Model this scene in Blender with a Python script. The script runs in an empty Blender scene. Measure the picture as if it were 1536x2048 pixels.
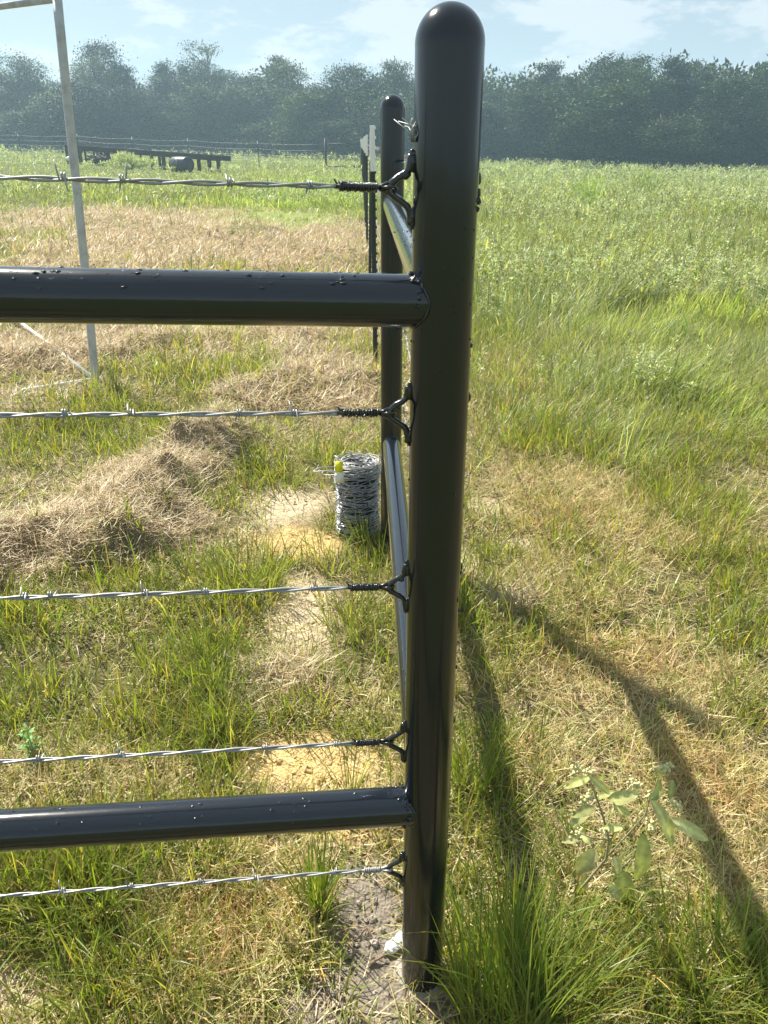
import bpy, math, random
import numpy as np
from mathutils import Vector, Matrix
R = math.radians
rng = np.random.default_rng(7)
random.seed(7)
scene = bpy.context.scene
COL = scene.collection

# ------------------------------------------------------------------ camera, sky, sun, exposure
F = 1539.0                       # focal length in pixels of the 1536x2048 photograph
PITCH = R(24.58); EYE = 1.387
cam_d = bpy.data.cameras.new('camera'); cam = bpy.data.objects.new('camera', cam_d); COL.objects.link(cam)
cam_d.sensor_fit = 'VERTICAL'; cam_d.sensor_height = 36.0; cam_d.lens = F/2048*36
cam_d.clip_start = 0.02; cam_d.clip_end = 3000
cam.location = (0, 0, EYE); cam.rotation_euler = (math.pi/2-PITCH, 0, 0)
scene.camera = cam
SX, SY = .555, -.66              # shadow displacement per metre of height
SUN_EL = math.atan2(1, math.hypot(SX, SY)); SUN_AZ = math.atan2(-SX, -SY)   # azimuth from +Y towards +X
world = bpy.data.worlds.new('World'); scene.world = world; world.use_nodes = True
sun_d = bpy.data.lights.new('sun', 'SUN'); sun_d.energy = 5.0; sun_d.angle = R(.55); sun_d.color = (1, .93, .80)
sun = bpy.data.objects.new('sun', sun_d); COL.objects.link(sun)
sun.rotation_euler = Vector((-SX, -SY, 1)).to_track_quat('Z', 'Y').to_euler()
scene.view_settings.view_transform = 'Standard'; scene.view_settings.look = 'None'
scene.view_settings.exposure = 1.12; scene.view_settings.gamma = 1
scene.cycles.max_bounces = 8; scene.cycles.transparent_max_bounces = 6; scene.cycles.volume_bounces = 1

def nd(nt, t, **k):
    n = nt.nodes.new(t)
    for a, b in k.items():
        if a[0] == '_': n.inputs[a[1:].replace('_', ' ')].default_value = b
        else: setattr(n, a, b)
    return n
def mth(nt, op, a, b=None, clamp=False):
    n = nt.nodes.new('ShaderNodeMath'); n.operation = op; n.use_clamp = clamp
    for i, v in enumerate((a, b)):
        if v is None: continue
        if isinstance(v, (int, float)): n.inputs[i].default_value = v
        else: nt.links.new(v, n.inputs[i])
    return n.outputs[0]

def build_world():
    nt = world.node_tree; nt.nodes.clear(); L = nt.links.new
    out = nd(nt, 'ShaderNodeOutputWorld'); bg = nd(nt, 'ShaderNodeBackground'); bg.inputs[1].default_value = .055
    sky = nd(nt, 'ShaderNodeTexSky'); sky.sky_type = 'NISHITA'; sky.sun_disc = False
    sky.sun_elevation = SUN_EL; sky.sun_rotation = SUN_AZ
    sky.air_density = 1.0; sky.dust_density = .6; sky.ozone_density = 1.0
    tc = nd(nt, 'ShaderNodeTexCoord'); sep = nd(nt, 'ShaderNodeSeparateXYZ'); L(tc.outputs['Generated'], sep.inputs[0])
    az = mth(nt, 'ARCTAN2', sep.outputs[0], sep.outputs[1]); el = mth(nt, 'ARCSINE', sep.outputs[2])
    cmb = nd(nt, 'ShaderNodeCombineXYZ'); L(mth(nt, 'MULTIPLY', az, 1.0), cmb.inputs[0]); L(mth(nt, 'MULTIPLY', el, 2.4), cmb.inputs[1])
    n1 = nd(nt, 'ShaderNodeTexNoise', _Scale=10.5, _Detail=10.0, _Roughness=.6); L(cmb.outputs[0], n1.inputs['Vector'])
    n1.noise_dimensions = '3D'; cmb.inputs[2].default_value = 3.55
    n2 = nd(nt, 'ShaderNodeTexNoise', _Scale=2.2, _Detail=5.0, _Roughness=.55); L(cmb.outputs[0], n2.inputs['Vector'])
    # cumulus banks low over the trees, thinner higher up
    band = nd(nt, 'ShaderNodeMapRange', interpolation_type='SMOOTHSTEP'); L(el, band.inputs[0])
    band.inputs[1].default_value = .06; band.inputs[2].default_value = .30; band.inputs[3].default_value = .075; band.inputs[4].default_value = -.12
    v = mth(nt, 'ADD', n1.outputs[0], band.outputs[0])
    v = mth(nt, 'ADD', v, mth(nt, 'MULTIPLY', mth(nt, 'SUBTRACT', n2.outputs[0], .5), .40))
    mask = nd(nt, 'ShaderNodeMapRange', interpolation_type='SMOOTHSTEP'); L(v, mask.inputs[0])
    mask.inputs[1].default_value = .515; mask.inputs[2].default_value = .63; mask.inputs[3].default_value = 0; mask.inputs[4].default_value = .9
    veil = nd(nt, 'ShaderNodeMapRange', interpolation_type='SMOOTHSTEP'); L(n2.outputs[0], veil.inputs[0])
    veil.inputs[1].default_value = .35; veil.inputs[2].default_value = .75; veil.inputs[3].default_value = .72; veil.inputs[4].default_value = .9
    m0 = nd(nt, 'ShaderNodeMixRGB'); L(veil.outputs[0], m0.inputs[0]); L(sky.outputs[0], m0.inputs[1]); m0.inputs[2].default_value = CLOUD_THIN
    mx = nd(nt, 'ShaderNodeMixRGB'); L(mask.outputs[0], mx.inputs[0]); L(m0.outputs[0], mx.inputs[1]); mx.inputs[2].default_value = CLOUD
    L(mx.outputs[0], bg.inputs[0]); L(bg.outputs[0], out.inputs[0])
CLOUD = (6.6, 7.1, 7.5, 1); CLOUD_THIN = (4.25, 5.15, 5.9, 1)
build_world()

# ------------------------------------------------------------------ numbers -> places
CP, SP = math.cos(PITCH), math.sin(PITCH)
def ray(px, py):
    u, v = (px-768)/F, (py-1024)/F          # v down
    return np.array([u, CP - v*SP, -SP - v*CP])
def G(px, py):                               # ground point under a measured pixel
    d = ray(px, py)
    # plane z = .0187(y-1)+.0235(.07-x)
    den = d[2] - .0187*d[1] + .0235*d[0]
    t = (-.0187 + .0235*.07 - EYE)/den
    return np.array([0, 0, EYE]) + t*d
def U(px, py, Y):
    d = ray(px, py); t = Y/d[1]
    return np.array([0, 0, EYE]) + t*d

# ------------------------------------------------------------------ noise
_perm = rng.random((256, 256))
def vnoise(x, y):
    xi = np.floor(x).astype(int); yi = np.floor(y).astype(int); fx = x-xi; fy = y-yi
    fx = fx*fx*(3-2*fx); fy = fy*fy*(3-2*fy)
    a = _perm[xi & 255, yi & 255]; b = _perm[(xi+1) & 255, yi & 255]; c = _perm[xi & 255, (yi+1) & 255]; d = _perm[(xi+1) & 255, (yi+1) & 255]
    return (a*(1-fx)+b*fx)*(1-fy) + (c*(1-fx)+d*fx)*fy
def fbm(x, y, s, o=4, off=0.):
    r = 0; a = .5; t = 0
    for i in range(o):
        r = r + a*vnoise(x*s+off+17.3*i, y*s-off+9.1*i); t += a; a *= .5; s *= 2.03
    return r/t
def sst(x, a, b):
    t = np.clip((x-a)/(b-a), 0, 1); return t*t*(3-2*t)

# ------------------------------------------------------------------ what grows where (patches measured on the ground)
def mk(lst):
    o = []
    for px, py, rx, ry in lst:
        c = G(px, py); a = G(px-rx, py); b = G(px, max(py-ry, 352)); d = G(px, py+ry)
        o.append((c[0], c[1], abs(c[0]-a[0]), abs(b[1]-d[1])/2, (b[1]+d[1])/2))
    return o
def ev(blobs, x, y, soft=.35):
    m = np.zeros_like(x)
    wx = (fbm(x, y, 3.1, 3, 5.)-.5)*.9; wy = (fbm(x, y, 3.1, 3, 31.)-.5)*.9
    for cx, cy, rx, ry, cm in blobs:
        d = np.sqrt(((x-cx)/rx + wx)**2 + ((y-cm)/ry + wy)**2)
        m = np.maximum(m, 1-sst(d, 1-soft, 1+soft))
    return m
HAY = mk([(300, 500, 330, 70), (600, 500, 190, 60), (130, 440, 170, 30), (470, 450, 230, 40), (60, 560, 170, 60), (110, 705, 230, 45), (330, 680, 180, 35), (640, 735, 125, 48),
          (80, 810, 180, 35), (410, 690, 180, 60), (600, 660, 190, 50), (560, 800, 160, 28), (690, 800, 70, 40),
          (410, 880, 80, 45), (320, 960, 120, 60), (200, 1040, 150, 65), (60, 1120, 150, 55), (340, 1060, 90, 45), (30, 840, 70, 50),
          (550, 1375, 95, 55), (1010, 1210, 50, 30)])
DRY = mk([(420, 1860, 190, 150), (1000, 720, 80, 90), (985, 840, 60, 60), (1200, 1340, 300, 60), (1420, 1620, 130, 200), (1250, 1050, 250, 70), (1100, 960, 120, 50),
          (200, 1560, 180, 60), (30, 1560, 120, 60), (1150, 1180, 130, 60), (1380, 1400, 120, 80), (1080, 1500, 90, 70), (500, 1750, 150, 70), (950, 700, 60, 120)])
PALE = mk([(575, 1010, 80, 42), (600, 1235, 75, 75), (20, 1985, 90, 70), (975, 1012, 45, 18), (1030, 1085, 50, 12), (930, 1115, 25, 22)])
CLAY = mk([(590, 1085, 85, 32), (610, 1535, 165, 62), (680, 1650, 110, 30), (540, 1690, 100, 30)])
GREY = mk([(735, 1850, 95, 130), (700, 2010, 170, 70), (900, 1970, 60, 40)])
GREEN = mk([(620, 950, 130, 50), (330, 1240, 150, 60), (160, 870, 210, 75), (140, 1390, 200, 130), (430, 1180, 230, 50), (470, 1500, 190, 70), (560, 1150, 120, 45), (720, 1150, 90, 60), (710, 1310, 80, 80), (330, 1340, 170, 60),
            (90, 1800, 160, 110), (320, 1720, 170, 40), (390, 1440, 220, 70), (1000, 1440, 90, 130), (1380, 1030, 110, 60), (1460, 1140, 90, 60), (1470, 1280, 90, 70), (1180, 1140, 70, 60),
            (960, 1640, 90, 200), (1150, 1960, 300, 120), (1450, 1950, 130, 110), (1050, 880, 130, 60), (1300, 900, 260, 60), (1000, 1300, 80, 60), (430, 760, 90, 45), (430, 720, 120, 50), (330, 820, 130, 30), (680, 690, 60, 30), (900, 1220, 60, 80),
            (20, 1260, 90, 90), (250, 1950, 120, 60), (1480, 1430, 80, 60)])
MOWN = mk([(610, 400, 150, 46), (690, 360, 90, 16), (560, 440, 120, 20), (440, 640, 130, 18)])
RUST = mk([(985, 740, 60, 110), (1085, 1040, 80, 24), (1190, 1320, 130, 45), (1420, 1560, 80, 90), (430, 1850, 120, 100), (1010, 1490, 60, 50), (340, 470, 140, 30), (820, 1700, 60, 60)])
CLEAR = mk([(735, 1860, 75, 125), (620, 1535, 165, 55), (600, 1240, 65, 65), (565, 1012, 75, 34), (590, 1085, 75, 26), (20, 1990, 70, 50)])

def ridge(x, y, pts, w, h):
    m = np.zeros_like(x)
    for (a, b) in zip(pts[:-1], pts[1:]):
        ax, ay = a[:2]; bx, by = b[:2]; dx, dy = bx-ax, by-ay
        t = np.clip(((x-ax)*dx+(y-ay)*dy)/(dx*dx+dy*dy), 0, 1)
        d = np.hypot(x-ax-t*dx, y-ay-t*dy)
        m = np.maximum(m, np.exp(-(d/w)**2))
    return m*h
RID = [([G(430, 880), G(330, 990), G(200, 1080), G(-60, 1150)], .18, .13), ([G(760, 770), G(620, 760), G(480, 800)], .22, .06), ([G(-40, 730), G(150, 720), G(330, 690)], .3, .07),
       ([G(200, 440), G(420, 470), G(730, 520)], .6, .10), ([G(-40, 830), G(90, 830)], .18, .05), ([G(450, 480), G(530, 470)], .4, .12)]
def plane_z(x, y):
    yy = np.where(y > 90, 90+(y-90)*.35, np.where(y < -30, -30, y))
    xx = np.clip(x, -90, 90)
    return .0187*(yy-1)+.0235*(.07-xx)
def gz(x, y):
    x = np.asarray(x, float); y = np.asarray(y, float)
    z = plane_z(x, y)
    dist = np.hypot(x, y)
    near = np.exp(-((x-.07)**2+(y-.95)**2)/.05)
    z = z + (fbm(x, y, 2.2, 3)-.5)*.05*(1-near) + (fbm(x, y, 9., 3, 3.)-.5)*.022*(1-near)*np.clip(1-dist/12, 0, 1)
    z = z + (fbm(x, y, .13, 2, 8.)-.5)*.22*sst(dist, 8, 35)
    for p, w, h in RID:
        z = z + ridge(x+(fbm(x, y, 4., 2, 2.)-.5)*.3, y+(fbm(x, y, 4., 2, 12.)-.5)*.3, p, w, h)*(.5+fbm(x, y, 7., 3, 4.))
    hm_ = ev(HAY, x, y)*np.clip(1-dist/25, 0, 1)
    z = z + hm_*((fbm(x, y, 5.5, 3, 61.)-.5)*.11+(fbm(x, y, 17., 2, 71.)-.5)*.075)
    return z

# ------------------------------------------------------------------ materials
def pmat(name, col, rough=.5, metal=0, spec=.5, coat=0, bump=None, noise=None):
    m = bpy.data.materials.new(name); m.use_nodes = True; nt = m.node_tree; b = nt.nodes['Principled BSDF']
    b.inputs['Base Color'].default_value = (*col, 1); b.inputs['Roughness'].default_value = rough; b.inputs['Metallic'].default_value = metal
    b.inputs['Specular IOR Level'].default_value = spec; b.inputs['Coat Weight'].default_value = coat; b.inputs['Coat Roughness'].default_value = .06
    tc = nd(nt, 'ShaderNodeTexCoord')
    if bump:
        sc, st, dist, strch = bump
        mp = nd(nt, 'ShaderNodeMapping'); mp.inputs['Scale'].default_value = strch
        nt.links.new(tc.outputs['Object'], mp.inputs[0])
        n = nd(nt, 'ShaderNodeTexNoise', _Scale=sc, _Detail=5.0, _Roughness=.6); nt.links.new(mp.outputs[0], n.inputs['Vector'])
        bp = nd(nt, 'ShaderNodeBump', _Strength=st, _Distance=dist); nt.links.new(n.outputs[0], bp.inputs['Height']); nt.links.new(bp.outputs[0], b.inputs['Normal'])
        if coat: nt.links.new(bp.outputs[0], b.inputs['Coat Normal'])
    if noise:
        sc, c2, lo, hi = noise
        n = nd(nt, 'ShaderNodeTexNoise', _Scale=sc, _Detail=6.0, _Roughness=.65); nt.links.new(tc.outputs['Object'], n.inputs['Vector'])
        mr = nd(nt, 'ShaderNodeMapRange'); nt.links.new(n.outputs[0], mr.inputs[0]); mr.inputs[1].default_value = lo; mr.inputs[2].default_value = hi
        mx = nd(nt, 'ShaderNodeMixRGB'); mx.inputs[1].default_value = (*col, 1); mx.inputs[2].default_value = (*c2, 1)
        nt.links.new(mr.outputs[0], mx.inputs[0]); nt.links.new(mx.outputs[0], b.inputs['Base Color'])
    return m
def leafmat(name, trans=.4, rough=.45, spec=.35, const=None, tboost=(1.15, 1.25, .55), nz=None, vary=0):
    m = bpy.data.materials.new(name); m.use_nodes = True; nt = m.node_tree; b = nt.nodes['Principled BSDF']; L = nt.links.new
    if const: c = nd(nt, 'ShaderNodeRGB'); c.outputs[0].default_value = (*const, 1); co = c.outputs[0]
    else: c = nd(nt, 'ShaderNodeAttribute', attribute_name='tint'); co = c.outputs['Color']
    if nz:
        tc = nd(nt, 'ShaderNodeTexCoord'); n = nd(nt, 'ShaderNodeTexNoise', _Scale=nz, _Detail=4.0); L(tc.outputs['Object'], n.inputs['Vector'])
        mr = nd(nt, 'ShaderNodeMapRange'); L(n.outputs[0], mr.inputs[0]); mr.inputs[1].default_value = .3; mr.inputs[2].default_value = .7; mr.inputs[3].default_value = .7; mr.inputs[4].default_value = 1.3
        mm = nd(nt, 'ShaderNodeMixRGB', blend_type='MULTIPLY'); mm.inputs[0].default_value = 1; L(co, mm.inputs[1]); L(mr.outputs[0], mm.inputs[2]); co = mm.outputs[0]
    if vary:
        oi = nd(nt, 'ShaderNodeObjectInfo'); cr = nd(nt, 'ShaderNodeValToRGB'); L(oi.outputs['Random'], cr.inputs[0])
        cr.color_ramp.elements[0].color = (.42, .52, .58, 1); cr.color_ramp.elements[1].color = (1.8, 1.65, 1.2, 1)
        e_ = cr.color_ramp.elements.new(.5); e_.color = (.95, 1.0, .85, 1)
        mm = nd(nt, 'ShaderNodeMixRGB', blend_type='MULTIPLY'); mm.inputs[0].default_value = 1; L(co, mm.inputs[1]); L(cr.outputs[0], mm.inputs[2]); co = mm.outputs[0]
    b.inputs['Roughness'].default_value = rough; b.inputs['Specular IOR Level'].default_value = spec
    L(co, b.inputs['Base Color'])
    t = nd(nt, 'ShaderNodeBsdfTranslucent'); mu = nd(nt, 'ShaderNodeMixRGB', blend_type='MULTIPLY'); mu.inputs[0].default_value = 1
    L(co, mu.inputs[1]); mu.inputs[2].default_value = (*tboost, 1); L(mu.outputs[0], t.inputs[0])
    mx = nd(nt, 'ShaderNodeMixShader'); mx.inputs[0].default_value = trans; L(b.outputs[0], mx.inputs[1]); L(t.outputs[0], mx.inputs[2])
    L(mx.outputs[0], nt.nodes['Material Output'].inputs[0])
    return m
M = {}
M['paint'] = pmat('black_gloss_paint', (.006, .008, .012), .17, spec=.5, coat=.3, bump=(22, .25, .0025, (1, 1, .12)))
M['railpaint'] = pmat('black_gloss_rail_paint', (.007, .010, .016), .16, spec=.5, coat=.5, bump=(16, .25, .003, (.35, 1, 1)))
M['hook'] = pmat('black_paint_on_steel', (.014, .014, .015), .22, spec=.6, coat=.4, bump=(220, .3, .001, (1, 1, 1)))
M['drip'] = pmat('dried_paint_drip', (.012, .012, .012), .12, spec=.7, coat=.6)
M['zinc'] = pmat('galvanised_wire', (.38, .385, .39), .45, metal=.6, noise=(160, (.34, .34, .35), .35, .7))
M['zinc_coil'] = pmat('galvanised_coil_wire', (.50, .52, .56), .36, metal=.8, noise=(90, (.27, .285, .31), .35, .7))
M['oldwhite'] = pmat('weathered_galvanised_pipe', (.50, .52, .53), .55, metal=.15, noise=(14, (.34, .35, .35), .45, .66), bump=(60, .3, .002, (1, 1, 1)))
M['oldrod'] = pmat('chalky_white_rod', (.74, .72, .69), .6, noise=(20, (.55, .5, .44), .5, .7))
M['tgreen'] = pmat('dark_green_post_paint', (.018, .028, .022), .5, noise=(30, (.035, .035, .025), .5, .7))
M['twhite'] = pmat('white_post_tip_paint', (.86, .87, .87), .5, noise=(40, (.7, .69, .66), .6, .8))
M['steel'] = pmat('dull_dark_steel', (.022, .020, .019), .6, noise=(6, (.06, .04, .028), .5, .7))
M['rubber'] = pmat('black_drum_plastic', (.03, .033, .036), .38)
M['yellow'] = pmat('yellow_tag_plastic', (.85, .80, .02), .45)
M['whitetag'] = pmat('white_tag_plastic', (.78, .78, .74), .5)
M['bark'] = pmat('bark', (.10, .075, .055), .9, noise=(5, (.05, .04, .03), .4, .7), bump=(14, .8, .02, (1, 1, .3)))
M['concrete'] = pmat('pale_concrete', (.33, .30, .26), .9, noise=(35, (.22, .19, .155), .45, .7), bump=(60, .6, .004, (1, 1, 1)))
M['chalk'] = pmat('white_lump', (.86, .86, .86), .7, noise=(50, (.66, .64, .62), .5, .7), bump=(80, .5, .003, (1, 1, 1)))
M['twig'] = pmat('dry_brown_twig', (.17, .085, .05), .7, noise=(60, (.3, .22, .15), .4, .7))
M['stem'] = pmat('woolly_weed_stem', (.30, .27, .16), .7)
M['leaf'] = leafmat('grass_blade', .52, rough=.38, spec=.4, tboost=(1.15, 1.3, .42))
M['straw'] = leafmat('dry_straw', .28, rough=.5, spec=.3, tboost=(1.1, 1.0, .8))
M['tree'] = leafmat('tree_leaf', .1, vary=1, rough=.6, spec=.15, tboost=(1.0, 1.2, .5))
M['weed'] = leafmat('weed_leaf', .38, rough=.6, spec=.2)
M['croton'] = leafmat('woolly_weed_leaf', .2, rough=.65, spec=.25, nz=60)
M['bud'] = pmat('pale_flower_cluster', (.74, .70, .36), .9, bump=(300, .8, .002, (1, 1, 1)))

# ------------------------------------------------------------------ object helpers
def tag(o, label=None, cat=None, group=None, kind=None):
    if label: o['label'] = label
    if cat: o['category'] = cat
    if group: o['group'] = group
    if kind: o['kind'] = kind
    return o
def link(name, me, mats=None, parent=None):
    o = bpy.data.objects.new(name, me); COL.objects.link(o)
    if mats:
        for m in (mats if isinstance(mats, (list, tuple)) else [mats]): me.materials.append(m)
    if parent: o.parent = parent
    return o
def empty(name, loc, label, cat, group=None, rz=0):
    o = bpy.data.objects.new(name, None); COL.objects.link(o); o.location = loc; o.rotation_euler = (0, 0, rz); o.empty_display_size = .05
    return tag(o, label, cat, group)
def bigmesh(name, V, Fc, tint=None, smooth=False):
    """V (n,3), Fc (m,3|4) int."""
    me = bpy.data.meshes.new(name); k = Fc.shape[1]
    me.vertices.add(len(V)); me.vertices.foreach_set('co', np.ascontiguousarray(V, np.float32).ravel())
    me.loops.add(Fc.size); me.loops.foreach_set('vertex_index', np.ascontiguousarray(Fc, np.int32).ravel())
    me.polygons.add(len(Fc)); me.polygons.foreach_set('loop_start', np.arange(0, Fc.size, k, dtype=np.int32))
    try: me.polygons.foreach_set('loop_total', np.full(len(Fc), k, np.int32))
    except Exception: pass
    if smooth: me.polygons.foreach_set('use_smooth', np.ones(len(Fc), bool))
    me.update(calc_edges=True)
    if tint is not None:
        a = me.attributes.new('tint', 'FLOAT_COLOR', 'POINT')
        c = np.ones((len(V), 4), np.float32); c[:, :3] = tint; a.data.foreach_set('color', c.ravel())
    return me
class MB:
    def __init__(s): s.v = []; s.f = []; s.sm = []
    def add(s, V, Fs, smooth=True):
        n = len(s.v); s.v += [tuple(map(float, p)) for p in V]; s.f += [tuple(i+n for i in f) for f in Fs]; s.sm += [smooth]*len(Fs)
        return s
    def tube(s, pts, r, n=8, cap=True, closed=False):
        pts = [Vector(p) for p in pts]; N = len(pts); rs = r if hasattr(r, '__len__') else [r]*N
        V = []; prev = None
        for i, p in enumerate(pts):
            a = pts[max(i-1, 0)]; b = pts[min(i+1, N-1)]
            if closed: a = pts[i-1]; b = pts[(i+1) % N]
            t = (b-a).normalized() if (b-a).length > 1e-9 else Vector((0, 0, 1))
            if prev is None:
                q = Vector((0, 0, 1)) if abs(t.z) < .9 else Vector((1, 0, 0)); u = t.cross(q).normalized()
            else: u = (prev - t*prev.dot(t)).normalized()
            prev = u; w = t.cross(u)
            for k in range(n):
                a_ = 2*math.pi*k/n; V.append(p+(u*math.cos(a_)+w*math.sin(a_))*rs[i])
        Fs = []
        for i in range(N if closed else N-1):
            j = (i+1) % N
            for k in range(n):
                k2 = (k+1) % n; Fs.append((i*n+k, i*n+k2, j*n+k2, j*n+k))
        if cap and not closed: Fs += [tuple(range(n))[::-1], tuple((N-1)*n+k for k in range(n))]
        return s.add(V, Fs)
    def box(s, c, d, rot=None):
        x, y, z = [q/2 for q in d]; V = [Vector((a*x, b*y, e*z)) for a in (-1, 1) for b in (-1, 1) for e in (-1, 1)]
        if rot: V = [rot @ v for v in V]
        V = [v+Vector(c) for v in V]
        return s.add(V, [(0, 1, 3, 2), (4, 6, 7, 5), (0, 4, 5, 1), (2, 3, 7, 6), (0, 2, 6, 4), (1, 5, 7, 3)], False)
    def lathe(s, prof, n=32, c=(0, 0, 0)):
        V = []; c = Vector(c)
        for r, z in prof:
            for k in range(n): a = 2*math.pi*k/n; V.append(c+Vector((r*math.cos(a), r*math.sin(a), z)))
        Fs = [(i*n+k, i*n+(k+1) % n, (i+1)*n+(k+1) % n, (i+1)*n+k) for i in range(len(prof)-1) for k in range(n)]
        return s.add(V, Fs)
    def blob(s, c, r, n=6, jit=0, scale=(1, 1, 1)):
        V = []; c = Vector(c); h = max(3, n//2+1)
        for i in range(h+1):
            ph = math.pi*i/h
            for k in range(n):
                a = 2*math.pi*k/n; q = r*(1+random.uniform(-jit, jit))
                V.append(c+Vector((q*math.sin(ph)*math.cos(a)*scale[0], q*math.sin(ph)*math.sin(a)*scale[1], q*math.cos(ph)*scale[2])))
        Fs = [(i*n+k, (i+1)*n+k, (i+1)*n+(k+1) % n, i*n+(k+1) % n) for i in range(h) for k in range(n)]
        return s.add(V, Fs)
    def mesh(s, name):
        me = bpy.data.meshes.new(name); me.from_pydata(s.v, [], s.f); me.polygons.foreach_set('use_smooth', s.sm); me.update(); return me
    def build(s, name, mat, parent=None, origin=None):
        me = s.mesh(name)
        if origin is not None: me.transform(Matrix.Translation(-Vector(origin)))
        o = link(name, me, mat, parent)
        if origin is not None: o.location = origin
        return o

# ------------------------------------------------------------------ blades of grass, straw, leaves (vectorised)
def blades(P, L, W, az, lean, curl, tint, segs=3, tipvar=.0, root=None, twist=None):
    n = len(P); ts = np.linspace(0, 1, segs+1); V = np.zeros((n, segs*2+1, 3), np.float32)
    dx, dy = np.cos(az), np.sin(az)
    tw = twist if twist is not None else rng.normal(0, .5, n)
    px, py, pz = P[:, 0].copy(), P[:, 1].copy(), P[:, 2].copy(); pt = 0
    wx, wy = -np.sin(az+tw), np.cos(az+tw)
    for i, t in enumerate(ts):
        if i:
            ph = lean + curl*(t+pt)/2; st = L*(t-pt)
            px += np.sin(ph)*dx*st; py += np.sin(ph)*dy*st; pz += np.cos(ph)*st; pt = t
        if i < segs:
            w = W*.5*(1-.75*t**1.6)*(1 if i else .7)
            V[:, 2*i, 0] = px-wx*w; V[:, 2*i, 1] = py-wy*w; V[:, 2*i, 2] = pz
            V[:, 2*i+1, 0] = px+wx*w; V[:, 2*i+1, 1] = py+wy*w; V[:, 2*i+1, 2] = pz
        else: V[:, 2*i, 0] = px; V[:, 2*i, 1] = py; V[:, 2*i, 2] = pz
    k = segs*2+1; tri = []
    for i in range(segs-1): a = 2*i; tri += [(a, a+1, a+3), (a, a+3, a+2)]
    a = 2*(segs-1); tri.append((a, a+1, a+2)); tri = np.array(tri)
    Fc = (np.arange(n)[:, None, None]*k + tri[None]).reshape(-1, 3)
    T = np.repeat(tint[:, None, :], k, 1).astype(np.float32)
    if root is not None:
        for i in range(segs):
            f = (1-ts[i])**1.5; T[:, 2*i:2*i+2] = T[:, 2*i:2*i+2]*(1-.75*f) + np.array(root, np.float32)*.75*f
    if tipvar: T[:, -1] = T[:, -1]*(1-tipvar) + np.array((.36, .27, .13))*tipvar
    return V.reshape(-1, 3), Fc, T.reshape(-1, 3)
class Acc:
    def __init__(s): s.V = []; s.F = []; s.T = []; s.n = 0
    def add(s, r):
        V, Fc, T = r; s.V.append(V); s.F.append(Fc+s.n); s.T.append(T); s.n += len(V)
    def obj(s, name, mat, origin=None):
        V = np.concatenate(s.V)
        if origin is not None: V = V-np.array(origin, np.float32)
        o = link(name, bigmesh(name, V, np.concatenate(s.F), np.concatenate(s.T)), mat)
        if origin is not None: o.location = origin
        return o
def pick(cols, w, n, jit=.12):
    c = np.array(cols)[rng.choice(len(cols), n, p=np.array(w)/sum(w))]
    return np.clip(c*(1+rng.normal(0, jit, (n, 1)))*(1+rng.normal(0, jit*.4, (n, 3))), .01, .9)
FRESH = [(.18, .26, .028), (.13, .19, .03), (.27, .32, .05), (.36, .36, .10), (.48, .42, .18)]
STRAW = [(.58, .47, .26), (.48, .38, .20), (.72, .62, .40), (.36, .27, .14), (.40, .42, .14)]
HAYC = [(.52, .43, .27), (.43, .35, .215), (.68, .59, .40), (.30, .235, .145)]
ROOT = (.22, .20, .09)  # blade foot toned down, shade between tufts put into the colour

def wedge(n, y0, y1, p=1.0, m=.35, k=.60):
    """points over the wedge of field the picture can see, plus a margin for a step to the side"""
    u = rng.random(n)
    a = (y1/y0)
    y = y0*a**u if p == 1 else y0+(y1-y0)*u**p
    x = (rng.random(n)*2-1)*(k*(y*.95+.55)+m)
    return x, y

# ------------------------------------------------------------------ the ground
def axis(fine0, fine1, step, far, grow):
    a = list(np.arange(fine0, fine1, step)); s = step; b = [a[-1]]
    while b[-1] < far: s *= grow; b.append(b[-1]+s)
    c = [a[0]]; s = step
    while c[-1] > -far: s *= grow; c.append(c[-1]-s)
    return np.array(c[:0:-1]+a+b[1:])
xs = axis(-2.6, 2.6, .016, 205, 1.045); ys = axis(.5, 5.2, .016, 205, 1.04)
X, Y = np.meshgrid(xs, ys); Z = gz(X, Y)
def soil(x, y):
    base = np.array((.15, .12, .065)); c = np.ones(x.shape+(3,))*base  # dark base adds painted shade in the gaps between tufts
    n = fbm(x, y, 1.3, 4, 40.)[..., None]
    c = c*(1-.5*n) + np.array((.12, .13, .045))*.5*n
    def mixin(col, m, a=1.):
        nonlocal c; m = (m*a)[..., None]; c = c*(1-m)+np.array(col)*m
    far = np.maximum(sst(np.hypot(x, y), 5, 14), .9*sst(-y, -.4, .3))
    mixin((.10, .13, .04), far*.85)
    mixin((.34, .26, .155), ev(HAY, x, y), .9); mixin((.30, .22, .12), ev(DRY, x, y), .8)
    mixin((.20, .30, .05), ev(MOWN, x, y), .7)
    mixin((.56, .46, .31), ev(PALE, x, y, .45), .95); mixin((.62, .45, .20), ev(CLAY, x, y, .5)*(.75+.4*fbm(x, y, 6., 3, 9.)), 1); mixin((.27, .23, .19), ev(GREY, x, y, .5), .9)
    return c
SC = soil(X, Y)
bare = np.maximum(np.maximum(ev(PALE, X, Y), ev(CLAY, X, Y)), ev(GREY, X, Y))
Z = Z + bare*((fbm(X, Y, 26., 4, 2.)-.5)*.028)
ny, nx = X.shape
idx = np.arange(nx*ny).reshape(ny, nx)
Fq = np.stack([idx[:-1, :-1], idx[:-1, 1:], idx[1:, 1:], idx[1:, :-1]], -1).reshape(-1, 4)
gmat = bpy.data.materials.new('field_soil'); gmat.use_nodes = True
nt = gmat.node_tree; b = nt.nodes['Principled BSDF']; b.inputs['Roughness'].default_value = .95; b.inputs['Specular IOR Level'].default_value = .15
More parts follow.
